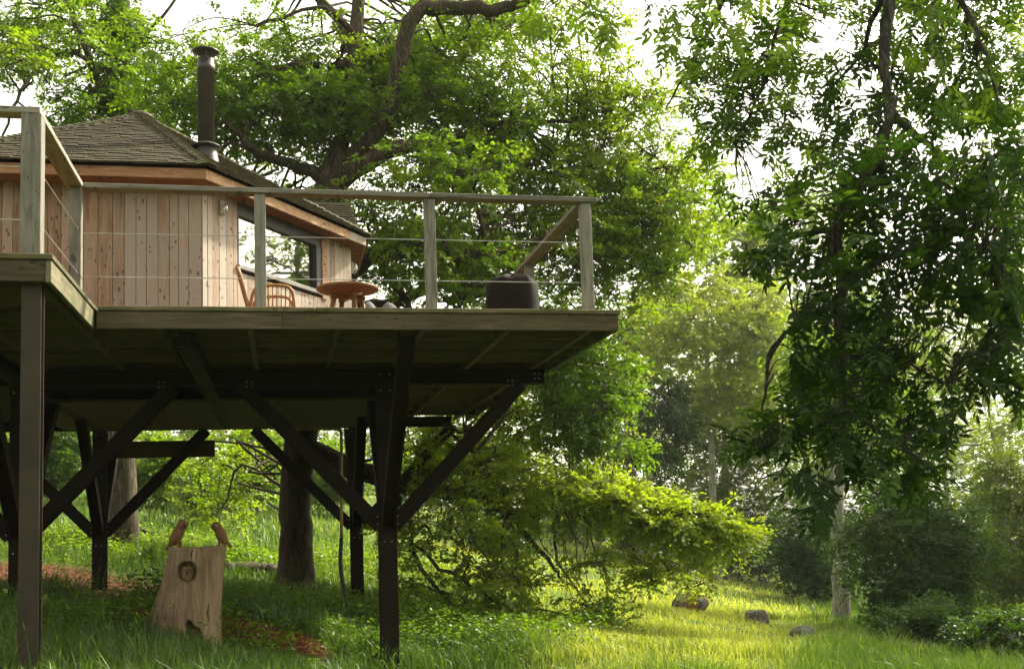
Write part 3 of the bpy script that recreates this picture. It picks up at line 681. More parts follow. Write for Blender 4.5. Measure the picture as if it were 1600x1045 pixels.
# round table
tx, ty = .66, 11.0
tb_ = thing("coffee_table", (tx, ty, ZD), "round brown wooden coffee table with splayed legs on the deck", "table")
top = MB(); top.lathe((tx, ty, ZD), [(.02, .36), (.15, .372), (.285, .412), (.304, .424), (.306, .440), (.302, .446), (.02, .450)], 40, 1, 1); top.build("tabletop", 'table', tb_)
for k in range(4):
    a = math.radians(20 + 90 * k); c, s_ = math.cos(a), math.sin(a)
    MB().tube([(tx + .13 * c, ty + .13 * s_, ZD + .395), (tx + .225 * c, ty + .225 * s_, ZD)], [.026, .019], 8).build("leg", 'table', tb_, True)
for k in range(2):
    a = math.radians(20 + 90 * k); c, s_ = math.cos(a), math.sin(a); rot = np.array([[c, -s_, 0], [s_, c, 0], [0, 0, 1]])
    MB().box((tx, ty, ZD + .352 - k * .0025), (.36, .045, .036), rot).build("cross_rail", 'table', tb_)
MB().box((tx + .10, ty - .10, ZD + .372), (.07, .045, .004), np.array([[1, 0, 0], [0, 1, 0], [0, -.28, 1]])).build("maker_label", 'white', tb_)
# drum under a cover
cx, cy = 2.315, 11.0
cv = thing("fire_pit", (cx, cy, ZD), "squat round fire pit under a dark brown fabric cover near the railing corner", "fire pit")
m = MB(); n = 40; prof = [(.262, 0.0), (.266, .12), (.268, .30), (.266, .46), (.255, .51), (.215, .545), (.12, .575), (.02, .585)]
V = []
for i, (r_, z) in enumerate(prof):
    for k in range(n):
        a = 2 * math.pi * k / n; pl_ = 1 + .018 * math.sin(a * 9 + 2 * math.sin(a * 2)) * (i > 2) * (1.6 if 3 < i < 7 else .6)
        V.append((cx + r_ * pl_ * math.cos(a), cy + r_ * pl_ * math.sin(a), ZD + z + (.014 * math.sin(a * 5 + 1) + .01 * math.sin(a * 11)) * (i > 3)))
Fc = [(i * n + k, i * n + (k + 1) % n, (i + 1) * n + (k + 1) % n, (i + 1) * n + k) for i in range(len(prof) - 1) for k in range(n)] + [tuple(range(len(prof) * n - n, len(prof) * n))]
m.add(V, Fc); m.build("cover", 'cover', cv, True)
m = MB(); m.lathe((cx, cy, ZD), [(.24, .0), (.24, .48), (.05, .5)], 24); m.build("body", 'black', cv)
# grey bean bag
bx, by = 1.04, 12.25
bb = MB(); bb.ell((bx, by, ZD + .27), (.34, .24, .25), None, 44, 26)
bb.v = [(bx + (v[0] - bx) * (1 + .10 * math.sin(6 * v[2] + 5 * (v[0] - bx))), v[1] + .03 * math.sin(9 * (v[0] - bx)), max(ZD + .002, v[2] + .04 * math.sin(23 * (v[0] - bx) + 17 * v[2]) - .08 * math.exp(-((v[0] - bx - .03) / .05) ** 2) * (v[2] > ZD + .2) + .14 * math.sin(11 * (v[0] - bx) + 5 * (v[1] - by) + 1.0) * (v[2] - ZD))) for v in bb.v]
o = bb.build("bean_bag", 'cloth', None, True); tag(o, "pale grey slumped bean bag on the deck behind the round table", "bean bag")
# string light along the right rail
sg = thing("string_light", (2.87, 11.4, 2.95), "string of clear round bulbs hanging under the right-hand handrail", "string light")
pts = [(2.885, 10.12, 2.965)]; bp = [(2.88, 10.42), (2.88, 10.98), (2.88, 11.75)]
for i, (bx_, by_) in enumerate(bp): pts += [(bx_, by_ - .22, 2.925), (bx_, by_, 2.94)]
pts += [(2.88, 12.4, 2.96)]
MB().tube(smooth_line(pts, 5), .006, 6).build("cord", 'socket', sg, True)
for bx_, by_ in bp:
    b = MB(); b.ell((bx_, by_, 2.835), (.033, .033, .038)); bo = b.build("bulb", 'bulb', sg, True)
    MB().lathe((bx_, by_, 2.868), [(.014, 0), (.017, .01), (.017, .06), (.008, .072)], 10).build("socket", 'socket', bo)
    MB().tube([(bx_, by_, 2.868), (bx_ + .004, by_, 2.84), (bx_ - .004, by_, 2.82)], .003, 5).build("filament", 'brass', bo)

# ------------------------------------------------------------------ carved stump and owls
sx, sy = -.86, 11.0; sz = float(gz(-.9, 11)) - .12
st = thing("carved_stump", (sx, sy, sz), "pale bleached tree stump with an owl face carved in a round hole", "tree stump")
def sstump():
    n, mz = 110, 56; V = []; ztop = -.110
    cut = lambda a, f: None
    for j in range(mz + 1):
        f = j / mz; z = sz + (ztop - sz) * f
        cxx = sx - .035 + .11 * f ** 1.2; fl_ = (1 - f)
        for k in range(n):
            a = 2 * math.pi * k / n; ca, sa_ = math.cos(a), math.sin(a)
            rx_ = .262 + .05 * fl_ ** 2 + .10 * fl_ ** 2 * max(0, -ca) ** 1.5 * 2.0; ry_ = .24 + .10 * fl_ ** 2
            r_ = 1 + .035 * math.sin(3 * a + 1) + .02 * math.sin(7 * a + 2 * f) + .006 * math.sin(29 * a + 3 * f) + .05 * fl_ ** 3 * math.sin(5 * a + .5)
            px_, py_ = cxx + rx_ * r_ * ca, sy + ry_ * r_ * sa_
            if sa_ < 0:   # arched hollow between two roots, and the round hole
                u_ = px_ - (sx + .045); arch = .31 - (abs(u_ + .02 * math.sin(z * 30)) / .085) ** 2 * .20 - .02 * math.sin(u_ * 60)
                hz = (z - sz); inside = ss(-.015, .03, arch - hz + .0) * (abs(u_) < .12)
                py_ += .16 * float(inside)
                dh = math.hypot((px_ - (sx + .005)) / .088, (z + .335) / .098); py_ += .11 * float(1 - ss(.85, 1.05, dh))
            V.append((px_, py_, z + (.012 * math.sin(a * 2 + 1) if j == mz else 0)))
    Fc = [(j * n + k, j * n + (k + 1) % n, (j + 1) * n + (k + 1) % n, (j + 1) * n + k) for j in range(mz) for k in range(n)]
    V.append((sx + .07, sy, ztop + .0)); c_ = len(V) - 1; Fc += [(mz * n + k, mz * n + (k + 1) % n, c_) for k in range(n)]
    return MB().add(V, Fc).build("stump_body", 'stump', st, True)
sstump()
hx, hy, hz = sx + .005, sy - .17, -.335
# crack lines as thin dark slivers let into the wood
for pts in ([(-.80, 0, -.12), (-.815, 0, -.17), (-.808, 0, -.22)], [(-.66, 0, -.62), (-.672, 0, -.70), (-.66, 0, -.79)]):
    MB().tube([(p[0], sy - .245 - .05 * max(0, -p[2] - .4), p[2]) for p in pts], [.003, .009, .003], 5).build("crack", 'void', st)
fc = MB(); fc.ell((hx, hy + .03, hz - .02), (.066, .06, .085), None, 18, 12); fco = fc.build("carved_face", 'owlface', st, True)
for q in (-1, 1):
    MB().ell((hx + q * .024, hy - .022, hz + .022), (.024, .012, .028)).build("eye_disc", 'owlface', fco, True)
    MB().ell((hx + q * .022, hy - .034, hz + .022), (.009, .006, .010)).build("eye", 'eye', fco, True)
MB().tube([(hx, hy - .030, hz + .012), (hx, hy - .045, hz - .008), (hx, hy - .034, hz - .03)], [.007, .008, .002], 6).build("beak", 'void', fco)

def rotz(a): return np.array([[math.cos(a), -math.sin(a), 0], [math.sin(a), math.cos(a), 0], [0, 0, 1]])
def owl(label, loc, face, sc=1.0, look=0.0):
    """face: heading of the body about z (0 looks to +x); look: turn of the head"""
    t = thing("carved_owl", loc, label, "owl carving", "carved wooden owls on the stump")
    Rz = rotz(face); L = np.array(loc, float)
    def W(p): return L + Rz @ (np.array(p, float) * sc)
    ax = unit(np.array([.46, 0, 1.0])); rb = Rz @ np.stack([np.cross(np.array([0, 1.0, 0]), ax), np.array([0, 1.0, 0]), ax], 1)
    b = MB(); b.ell(W((.0, 0, .135)), (.058 * sc, .055 * sc, .125 * sc), rb, 20, 14)
    b.ell(W((.052, 0, .225)), (.052 * sc, .053 * sc, .055 * sc), Rz, 18, 12); bo = b.build("body", 'owl', t, True)
    H_ = Rz @ rotz(look); hc = W((.052, 0, .225))
    for q in (-1, 1):
        MB().ell(hc + H_ @ np.array([.040, q * .021, .004]) * sc, (.014 * sc, .024 * sc, .030 * sc), H_).build("eye_disc", 'owlface', t, True)
        MB().ell(hc + H_ @ np.array([.054, q * .020, .010]) * sc, (.006 * sc, .009 * sc, .009 * sc), H_).build("eye", 'eye', t, True)
        wv = MB(); wv.ell(W((-.018, q * .047, .115)), (.036 * sc, .014 * sc, .105 * sc), rb, 14, 10); wv.build("wing", 'owl', t, True)
        MB().tube([W((.012, q * .022, .06)), W((.02, q * .022, .0)), W((.045, q * .024, -.004))], [.016 * sc, .012 * sc, .006 * sc], 7).build("foot", 'owl', t, True)
    MB().tube([hc + H_ @ np.array([.050, 0, .004]) * sc, hc + H_ @ np.array([.062, 0, -.010]) * sc, hc + H_ @ np.array([.054, 0, -.024]) * sc], [.007 * sc, .007 * sc, .002 * sc], 6).build("beak", 'void', t)
    MB().box(W((-.088, 0, .025)), (.028 * sc, .055 * sc, .105 * sc), Rz @ np.stack([np.cross(np.array([0, 1.0, 0]), unit(np.array([.75, 0, 1.0]))), np.array([0, 1.0, 0]), unit(np.array([.75, 0, 1.0]))], 1)).build("tail", 'owl', t, bevel=.006)
owl("larger carved wooden owl standing on the left of the stump top", (-.955, 11.0, -.112), math.radians(-25), .95, math.radians(-32))
owl("smaller carved wooden owl standing on the right of the stump top", (-.565, 11.0, -.112), math.radians(198), .84, math.radians(40))
# ------------------------------------------------------------------ trees
def finish_tree(name, label, cat, group, base, limbs, twigs, lv, bark, leaf, sides=9, min_leaf_parent=True):
    t = thing(name, base, label, cat, group)
    if limbs:
        trunk = limbs[0]; m = MB(); m.tube(trunk[:, :3], trunk[:, 3], sides + 3); m.build("trunk", bark, t, True)
        m = MB()
        for L in limbs[1:]:
            if L[0, 3] > .045: lm = MB(); lm.tube(L[:, :3], L[:, 3], sides, False); lm.build("limb", bark, t, True)
            else: m.tube(L[:, :3], L[:, 3], 5, False)
        if twigs: twig_mesh(m, twigs)
        if m.v: m.build("branches", bark, t, True)['kind'] = 'stuff'
    if lv is not None and lv.n: lv.build("crown", leaf, t)
    return t
E1_OAK = 19.0
# --- the big oak behind the cabin
b0 = at(462, 905, 19); trunk = limb(np.vstack([[[*(at(462, 925, 19)), .40], [*at(462, 895, 19), .315]], pl((463, 840, 19, .27), (466, 740, 19, .265), (490, 500, 19, .30), (508, 330, 19, .29), (520, 285, 19, .27), (526, 250, 19, .20))]), 4, .01)
oak_limbs = [trunk,
    limb(pl((518, 290, 19, .20), (560, 262, 18.6, .16), (620, 232, 18.2, .13), (690, 224, 19, .10), (780, 205, 19.4, .06), (860, 190, 19.6, .03)), 5, .02),
    limb(pl((512, 285, 19, .13), (470, 262, 19, .10), (420, 248, 18.6, .08), (388, 226, 18.3, .06), (350, 190, 18, .03)), 5, .02),
    limb(pl((524, 262, 19, .17), (540, 190, 19.2, .14), (552, 110, 19.4, .135), (560, 20, 19.6, .12), (566, -80, 19.8, .10), (560, -220, 20, .06)), 5, .015),
    limb(pl((530, 262, 19, .16), (580, 215, 18.6, .13), (612, 160, 18.3, .125), (630, 70, 18, .13), (655, 18, 18, .13), (720, 12, 18, .12), (790, 14, 17.8, .10), (840, -15, 17.5, .08), (900, -80, 17.2, .05)), 5, .02),
    limb(pl((655, 18, 18, .10), (690, -60, 18.2, .09), (740, -190, 18.4, .05)), 5, .02),
    limb(pl((545, 95, 19.4, .07), (520, 105, 19.2, .06), (470, 100, 19, .04), (420, 112, 18.7, .025)), 5, .02),
    limb(pl((556, 60, 19.4, .07), (530, 30, 19.2, .05), (490, 12, 19, .035), (400, 40, 18.6, .02)), 5, .02),
    limb(pl((500, 400, 19.3, .19), (555, 415, 18.8, .17), (585, 398, 18.5, .16), (640, 392, 18.2, .14), (700, 402, 18, .10), (770, 395, 17.8, .06)), 5, .02),
    limb(pl((592, 398, 18.5, .08), (612, 440, 18.4, .075), (640, 478, 18.3, .05), (648, 520, 18.2, .03)), 5, .015),
    limb(pl((690, 400, 18, .07), (712, 440, 17.9, .05), (720, 500, 17.8, .03)), 5, .015),
    limb(pl((770, 395, 17.8, .05), (735, 300, 17.7, .04), (742, 240, 17.7, .03)), 5, .015),
    limb(pl((475, 700, 19, .20), (560, 735, 18.6, .17), (650, 762, 18.2, .13), (720, 770, 18, .12), (760, 785, 17.9, .11), (800, 802, 17.8, .09), (838, 806, 17.7, .07), (870, 792, 17.5, .055), (930, 785, 17.2, .04), (1010, 800, 16.8, .025), (1080, 812, 16.5, .012)), 5, .02),
    limb(pl((800, 802, 17.8, .06), (815, 830, 17.6, .05), (862, 880, 17.3, .03), (880, 910, 17.1, .02)), 5, .02),
    limb(pl((866, 798, 17.5, .03), (868, 850, 17.4, .025), (885, 900, 17.2, .02), (930, 955, 17, .012)), 5, .02),
    limb(pl((610, 755, 18.4, .05), (640, 815, 18.0, .05), (650, 862, 17.7, .04), (690, 930, 17.4, .03), (770, 965, 17.1, .02), (850, 980, 16.8, .012)), 5, .03),
    limb(pl((645, 850, 17.7, .03), (720, 905, 17.2, .03), (800, 950, 16.8, .02), (900, 960, 16.4, .012)), 5, .03),
    limb(pl((735, 772, 18, .04), (740, 700, 17.6, .03), (700, 660, 17.4, .02)), 5, .02),
    limb(pl((520, 470, 19, .14), (600, 480, 20.5, .12), (720, 430, 21.5, .08), (860, 400, 22, .05), (980, 380, 22, .03)), 5, .03),
    limb(pl((508, 330, 19, .14), (430, 300, 21, .12), (330, 250, 22, .08), (230, 190, 23, .05)), 5, .03),
    limb(pl((556, 60, 19.5, .10), (480, -20, 20.5, .08), (380, -100, 21.5, .05)), 5, .03),
    limb(pl((860, 190, 19.6, .04), (950, 200, 20, .03), (1040, 260, 20.2, .015)), 5, .02)]
rt = random.Random(77)
for k in range(20):   # thin bare twigs drooping from the low bough towards the grass
    x0 = rt.uniform(650, 960); y0 = 790 + rt.uniform(-20, 30); Y_ = rt.uniform(16.2, 17.8); x1 = x0 + rt.uniform(10, 110); y1 = y0 + rt.uniform(70, 190)
    oak_limbs.append(limb(pl((x0, y0, Y_, .014), (x0 + (x1 - x0) * .2 + rt.uniform(-10, 10), y0 + (y1 - y0) * .35, Y_ - .1, .011), (x0 + (x1 - x0) * .55 + rt.uniform(-12, 12), y0 + (y1 - y0) * .7, Y_ - .2, .008), (x1, y1, Y_ - .3, .004)), 4, .015))
skel = np.vstack(oak_limbs); twigs = []; lv = Leaves()
holes = [(475, 300, 40, 22), (600, 265, 45, 22), (700, 290, 40, 20), (905, 118, 38, 28), (940, 60, 30, 25), (640, 330, 40, 18), (760, 100, 26, 26), (560, 40, 14, 60), (850, 90, 26, 24), (520, 335, 26, 26), (1085, 440, 30, 40), (370, 300, 26, 22), (690, 60, 25, 18), (1000, 210, 30, 18)]
reg = [  # outline, clusters, near, far, radius px, sprays, tone (raised on the low bough: sunlight put into the leaf colour)
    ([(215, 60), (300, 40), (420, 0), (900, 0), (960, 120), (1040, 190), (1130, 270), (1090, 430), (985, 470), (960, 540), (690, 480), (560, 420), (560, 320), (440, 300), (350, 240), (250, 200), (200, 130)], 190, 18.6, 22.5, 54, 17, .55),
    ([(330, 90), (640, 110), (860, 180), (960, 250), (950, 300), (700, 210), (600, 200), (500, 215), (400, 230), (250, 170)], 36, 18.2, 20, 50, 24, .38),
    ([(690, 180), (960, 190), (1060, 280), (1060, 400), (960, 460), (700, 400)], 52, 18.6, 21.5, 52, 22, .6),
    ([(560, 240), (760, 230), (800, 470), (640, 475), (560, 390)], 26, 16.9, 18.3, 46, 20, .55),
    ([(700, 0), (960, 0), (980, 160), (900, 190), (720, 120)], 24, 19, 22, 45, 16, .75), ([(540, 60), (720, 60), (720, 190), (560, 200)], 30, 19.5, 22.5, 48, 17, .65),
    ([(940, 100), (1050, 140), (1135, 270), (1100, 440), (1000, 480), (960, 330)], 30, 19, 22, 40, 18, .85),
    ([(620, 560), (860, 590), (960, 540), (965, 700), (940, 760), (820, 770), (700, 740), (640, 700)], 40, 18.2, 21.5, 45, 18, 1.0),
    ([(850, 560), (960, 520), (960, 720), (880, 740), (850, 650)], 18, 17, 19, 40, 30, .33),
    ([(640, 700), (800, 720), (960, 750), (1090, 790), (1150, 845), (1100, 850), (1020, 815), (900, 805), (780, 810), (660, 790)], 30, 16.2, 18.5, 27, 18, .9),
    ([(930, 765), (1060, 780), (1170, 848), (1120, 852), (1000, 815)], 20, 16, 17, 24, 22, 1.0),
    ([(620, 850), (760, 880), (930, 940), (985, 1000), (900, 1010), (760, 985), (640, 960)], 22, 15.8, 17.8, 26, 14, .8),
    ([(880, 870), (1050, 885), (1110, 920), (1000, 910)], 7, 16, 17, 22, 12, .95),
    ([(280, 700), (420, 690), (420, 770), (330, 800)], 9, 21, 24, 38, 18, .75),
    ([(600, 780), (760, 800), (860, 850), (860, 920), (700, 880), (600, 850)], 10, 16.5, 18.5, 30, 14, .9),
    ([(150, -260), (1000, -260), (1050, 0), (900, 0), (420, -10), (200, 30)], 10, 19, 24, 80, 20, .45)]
rr = random.Random(3)
for poly, n, y0, y1, rp, ns, tone in reg:
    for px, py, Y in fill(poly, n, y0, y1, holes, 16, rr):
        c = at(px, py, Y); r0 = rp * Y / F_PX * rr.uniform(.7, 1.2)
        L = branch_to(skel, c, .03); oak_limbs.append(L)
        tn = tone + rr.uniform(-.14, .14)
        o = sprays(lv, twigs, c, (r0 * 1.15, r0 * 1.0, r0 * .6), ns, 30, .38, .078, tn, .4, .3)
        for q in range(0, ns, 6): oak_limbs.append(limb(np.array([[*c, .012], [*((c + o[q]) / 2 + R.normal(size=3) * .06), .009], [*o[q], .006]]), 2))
finish_tree("oak_tree", "massive spreading oak rising behind the cabin with a low bough over the meadow", "tree", None, b0, oak_limbs, twigs, lv, 'oakbark', 'oakleaf')

# --- ivy-clad tree left of the oak, its crown airy against the sky
def airy_tree(name, label, base, limbs, regs, leafsize, mat, bark, group=None, holes=(), cat="tree", seed=1, m=22, flat=.5, slen=.34, droop=.3, wr=.55):
    rr = random.Random(seed); sk = np.vstack(limbs); tw = []; lv = Leaves(); limbs = list(limbs)
    for poly, n, y0, y1, rp, ns, tone in regs:
        for px, py, Y in fill(poly, n, y0, y1, holes, 12, rr):
            c = at(px, py, Y); r0 = rp * Y / F_PX * rr.uniform(.7, 1.25); limbs.append(branch_to(sk, c, .03))
            sprays(lv, tw, c, (r0, r0, r0 * .7), ns, m, slen, leafsize, tone + rr.uniform(-.13, .13), flat, droop, wr)
    return finish_tree(name, label, cat, group, base, limbs, tw, lv, bark, mat)
g = ground(192, 855); Yt = float(g[1])
L = [limb(pl((194, 880, Yt, .42), (192, 850, Yt, .33), (190, 700, Yt, .29), (188, 300, Yt, .25), (186, 150, Yt, .22), (188, 0, Yt, .19), (192, -200, Yt, .12)), 4, .02),
     limb(pl((187, 210, Yt, .10), (150, 120, Yt - .5, .08), (120, 40, Yt - 1, .06), (90, -60, Yt - 1, .03)), 4, .03),
     limb(pl((186, 130, Yt, .07), (120, 85, Yt - 1, .045), (60, 110, Yt - 1.5, .04), (25, 160, Yt - 2, .03), (0, 230, Yt - 2, .02)), 4, .02),
     limb(pl((188, 100, Yt, .06), (240, 40, Yt, .04), (290, -20, Yt, .02)), 4, .02)]
airy_tree("ivy_clad_tree", "tall straight trunk wrapped in ivy behind the cabin roof, upper left", g, L,
    [([(168, 0), (206, 0), (206, 190), (168, 190)], 26, Yt - .4, Yt + .3, 20, 18, .38),
     ([(0, 0), (160, 0), (165, 60), (100, 100), (40, 90), (0, 110)], 26, Yt - 2, Yt + 1, 32, 12, .55),
     ([(60, 90), (160, 70), (170, 190), (80, 200)], 12, Yt - 2, Yt + 1, 30, 8, .45),
     ([(90, 150), (240, 120), (300, 190), (200, 200), (80, 210)], 16, Yt - 1, Yt + 1, 30, 14, .45),
     ([(0, 60), (60, 40), (60, 110), (0, 150)], 8, Yt - 3, Yt - 1, 30, 14, .7),
     ([(-250, -250), (150, -250), (150, 0), (-250, 60)], 20, Yt - 2, Yt + 2, 70, 14, .5)], .085, 'oakleaf', 'ivybark', seed=5)

# --- bushes and trees further off
def ell_tree(name, label, cat, group, px, py, Y, rpx, rpy, n, ns, leafsize, mat, tone, bark='palebark', trunk_r=.18, base=None, seed=0, m=20, slen=.5, droop=.3, depth=1.0, limbs=None, wr=.6, tone_var=.14, foot=None):
    """crown of leafy sprays filling an ellipsoid seen at (px, py), with a trunk from the ground up into it"""
    if foot: Y = float(ground(*foot)[1]) + .6
    rr = random.Random(seed); c0 = at(px, py, Y); rx, rz = rpx * Y / F_PX, rpy * Y / F_PX; ry = rx * depth
    bx = c0[0] if base is None else at(base, 900, Y)[0]
    b = np.array([bx, Y, float(gz(bx, Y))])
    if limbs is None:
        top = c0 + np.array([0, 0, rz * .55])
        midp = b * .5 + c0 * .5 + np.array([rr.uniform(-.1, .1) * rx, rr.uniform(-.2, .2), 0])
        limbs = [limb(np.array([[*(b - (0, 0, .2)), trunk_r * 1.35], [*(b + (0, 0, .25)), trunk_r], [*midp, trunk_r * .8], [*c0, trunk_r * .55], [*top, trunk_r * .15]]), 4, .02)]
    sk = np.vstack(limbs); lv = Leaves(); tw = []; limbs = list(limbs)
    for k in range(n):
        u = unit(np.array([rr.gauss(0, 1), rr.gauss(0, 1) - .3, rr.gauss(0, 1)])) * rr.uniform(.25, 1) ** .5
        c = c0 + u * np.array([rx, ry, rz]); r0 = (rx * rz) ** .5 * rr.uniform(.16, .32)
        g_ = float(gz(c[0], c[1])) + r0 * .3
        if c[2] < g_: c[2] = g_ + rr.uniform(0, .2)
        if k % 2 == 0: limbs.append(branch_to(sk, c, .05))
        sprays(lv, tw if k % 3 == 0 else None, c, (r0, r0, r0 * .65), ns, m, slen, leafsize, tone + rr.uniform(-tone_var, tone_var), .5, droop, wr)
    return finish_tree(name, label, cat, group, b, limbs, tw, lv, bark, mat, 7)

ell_tree("pale_tree", "pale olive-green tree across the meadow, right of the deck corner", "tree", None, 1105, 555, 46, 160, 145, 100, 26, .15, 'paleleaf', .75, seed=11)
ell_tree("weeping_shrub", "dark drooping evergreen shrub below the pale tree", "shrub", None, 1010, 665, 42, 80, 95, 40, 26, .13, 'darkleaf', .45, seed=12, droop=1.3, trunk_r=.12)
ell_tree("leafy_tree", "mid-green tree just right of the deck, half hidden by the oak", "tree", None, 985, 545, 50, 60, 90, 30, 24, .14, 'oakleaf', .45, seed=13)
ell_tree("bramble_thicket", "dark bramble thicket in the shade beyond the yellow oak bough", "thicket", None, 1000, 838, 44, 95, 30, 36, 24, .11, 'darkleaf', .2, seed=14, trunk_r=.05, foot=(1040, 872))
ell_tree("meadow_bush", "small dark bush on the meadow behind the hanging oak twigs", "bush", None, 775, 838, 33, 52, 55, 24, 22, .10, 'darkleaf', .5, seed=15, trunk_r=.06)
ell_tree("hedge_bush", "dark rounded bush at the meadow edge left of the pale trunk", "bush", "bushes along the meadow edge", 1185, 850, 40, 85, 70, 44, 26, .11, 'darkleaf', .45, seed=16, trunk_r=.07, foot=(1185, 912))
ell_tree("hedge_bush", "dark bush directly behind the pale lichened trunk", "bush", "bushes along the meadow edge", 1275, 860, 41, 85, 85, 44, 26, .11, 'darkleaf', .4, seed=17, trunk_r=.07, foot=(1275, 945))
ell_tree("hedge_bush", "largest dark bush right of the pale lichened trunk", "bush", "bushes along the meadow edge", 1425, 860, 36, 115, 125, 70, 28, .09, 'darkleaf', .55, seed=18, trunk_r=.08, foot=(1400, 992))
ell_tree("hedge_bush", "low dark bush hugging the foot of the slope, lower right", "bush", "bushes along the meadow edge", 1450, 980, 22, 95, 42, 44, 24, .065, 'darkleaf', .4, seed=19, trunk_r=.04, foot=(1460, 1020), slen=.3)
ell_tree("willow_shrub", "grey-green willowy shrub at the right edge of the meadow", "shrub", None, 1570, 840, 26, 85, 150, 70, 28, .085, 'paleleaf', .45, seed=20, trunk_r=.08, slen=.4)
ell_tree("hedge_bush", "dark bush below the willowy shrub at the right edge", "bush", "bushes along the meadow edge", 1575, 1000, 17, 80, 55, 44, 24, .05, 'darkleaf', .45, seed=21, trunk_r=.03, foot=(1560, 1046), slen=.22)
ell_tree("round_tree", "mid-green round-headed tree behind the hanging ash branches", "tree", None, 1250, 670, 50, 130, 140, 70, 24, .14, 'oakleaf', .8, seed=22)
ell_tree("tall_tree", "tall pale green tree filling the gap behind the ash leaves", "tree", None, 1400, 590, 58, 130, 210, 70, 24, .17, 'paleleaf', .5, seed=23)
Yb = 44.0
lb = [limb(np.vstack([pl((1549, 1000, Yb, .22), (1550, 800, Yb, .2), (1549, 745, Yb, .17), (1562, 690, Yb, .12), (1590, 655, Yb, .08), (1620, 620, Yb, .04))]), 5, .02),
      limb(pl((1549, 750, Yb, .10), (1540, 700, Yb, .08), (1500, 695, Yb, .04)), 4, .02), limb(pl((1556, 710, Yb, .07), (1545, 640, Yb, .06), (1552, 560, Yb, .05), (1530, 470, Yb, .03)), 4, .02)]
ell_tree("forked_tree", "slender dark forked tree with pale foliage against the sky, far right", "tree", None, 1545, 600, Yb, 90, 190, 42, 16, .14, 'paleleaf', .6, seed=24, limbs=lb)
ell_tree("birch_tree", "thin pale-stemmed tree with light leaves right of the ash", "tree", None, 1470, 560, 48, 70, 190, 34, 16, .14, 'paleleaf', .55, seed=25, trunk_r=.13)
ell_tree("lime_tree", "bright yellow-green tree at the upper right edge", "tree", None, 1690, 250, 25.5, 225, 320, 90, 22, .115, 'oakleaf', .85, seed=26, base=1740, depth=.75)
ell_tree("tall_tree", "tall bright green tree between the oak's edge and the hanging ash", "tree", None, 1120, 440, 62, 120, 150, 70, 22, .19, 'oakleaf', .9, seed=41)
ell_tree("tall_tree", "tall mid-green tree behind the ash, reaching the top of the gap", "tree", None, 1260, 430, 60, 120, 190, 80, 22, .19, 'oakleaf', .8, seed=42)
ell_tree("hazel_shrub", "pale green shrub filling the gap beyond the tip of the low oak bough", "shrub", None, 1130, 700, 50, 100, 110, 60, 24, .13, 'paleleaf', .55, seed=43, trunk_r=.06)
ell_tree("meadow_shrub", "mid-green low shrub at the top edge of the meadow, left of the hedge", "shrub", None, 1085, 820, 52, 90, 62, 50, 24, .12, 'oakleaf', .3, seed=44, trunk_r=.05)
ell_tree("hazel_shrub", "light green shrub on the rise behind the dark bramble thicket", "shrub", None, 900, 790, 55, 100, 70, 40, 22, .14, 'paleleaf', .5, seed=45, trunk_r=.05)
# lichened pale trunks at the meadow edge
g = ground(1315, 975); Yp = float(g[1])
lp = [limb(pl((1318, 992, Yp, .34), (1316, 970, Yp, .24), (1313, 880, Yp, .20), (1308, 780, Yp, .18), (1300, 640, Yp, .14), (1290, 480, Yp, .08)), 4, .02)]
ell_tree("lichened_tree", "pale lichened tree trunk standing at the meadow edge", "tree", None, 1300, 590, Yp, 88, 110, 32, 20, .12, 'oakleaf', .5, seed=27, limbs=lp)
lp = [limb(pl((1372, 960, 39, .20), (1370, 900, 39, .17), (1366, 800, 39, .15), (1360, 700, 39, .12), (1352, 560, 39, .06)), 4, .02)]
ell_tree("lichened_tree", "thinner grey trunk half hidden behind the dark bush", "tree", None, 1370, 600, 39, 90, 150, 30, 20, .12, 'oakleaf', .45, seed=28, limbs=lp)
# slope behind the posts, seen under the deck
ell_tree("hazel_bush", "dark green bush on the slope seen under the deck at far left", "bush", "bushes on the slope under the deck", 85, 715, 34, 55, 50, 26, 22, .11, 'darkleaf', .6, seed=31, trunk_r=.06)
ell_tree("hazel_bush", "mid-green bush seen between the ivy trunk and the owls", "bush", "bushes on the slope under the deck", 250, 745, 36, 60, 55, 30, 22, .11, 'oakleaf', .5, seed=32, trunk_r=.06)
ell_tree("feathery_bush", "feathery pale green bush above the carved owls", "bush", None, 318, 752, 31, 42, 45, 22, 24, .08, 'paleleaf', .5, seed=33, trunk_r=.05, droop=1.2)
ell_tree("hazel_bush", "dark bush with bright leaf tips left of the big oak trunk", "bush", "bushes on the slope under the deck", 400, 725, 36, 50, 50, 26, 22, .11, 'oakleaf', .45, seed=34, trunk_r=.06)
ell_tree("hazel_bush", "bush right behind the big oak trunk, seen between the columns", "bush", "bushes on the slope under the deck", 520, 735, 40, 60, 50, 26, 22, .12, 'oakleaf', .6, seed=35, trunk_r=.06)
ell_tree("hazel_bush", "wide dark bush right of the front column on the far slope", "bush", "bushes on the slope under the deck", 700, 745, 44, 110, 60, 34, 22, .12, 'darkleaf', .7, seed=36, trunk_r=.06)
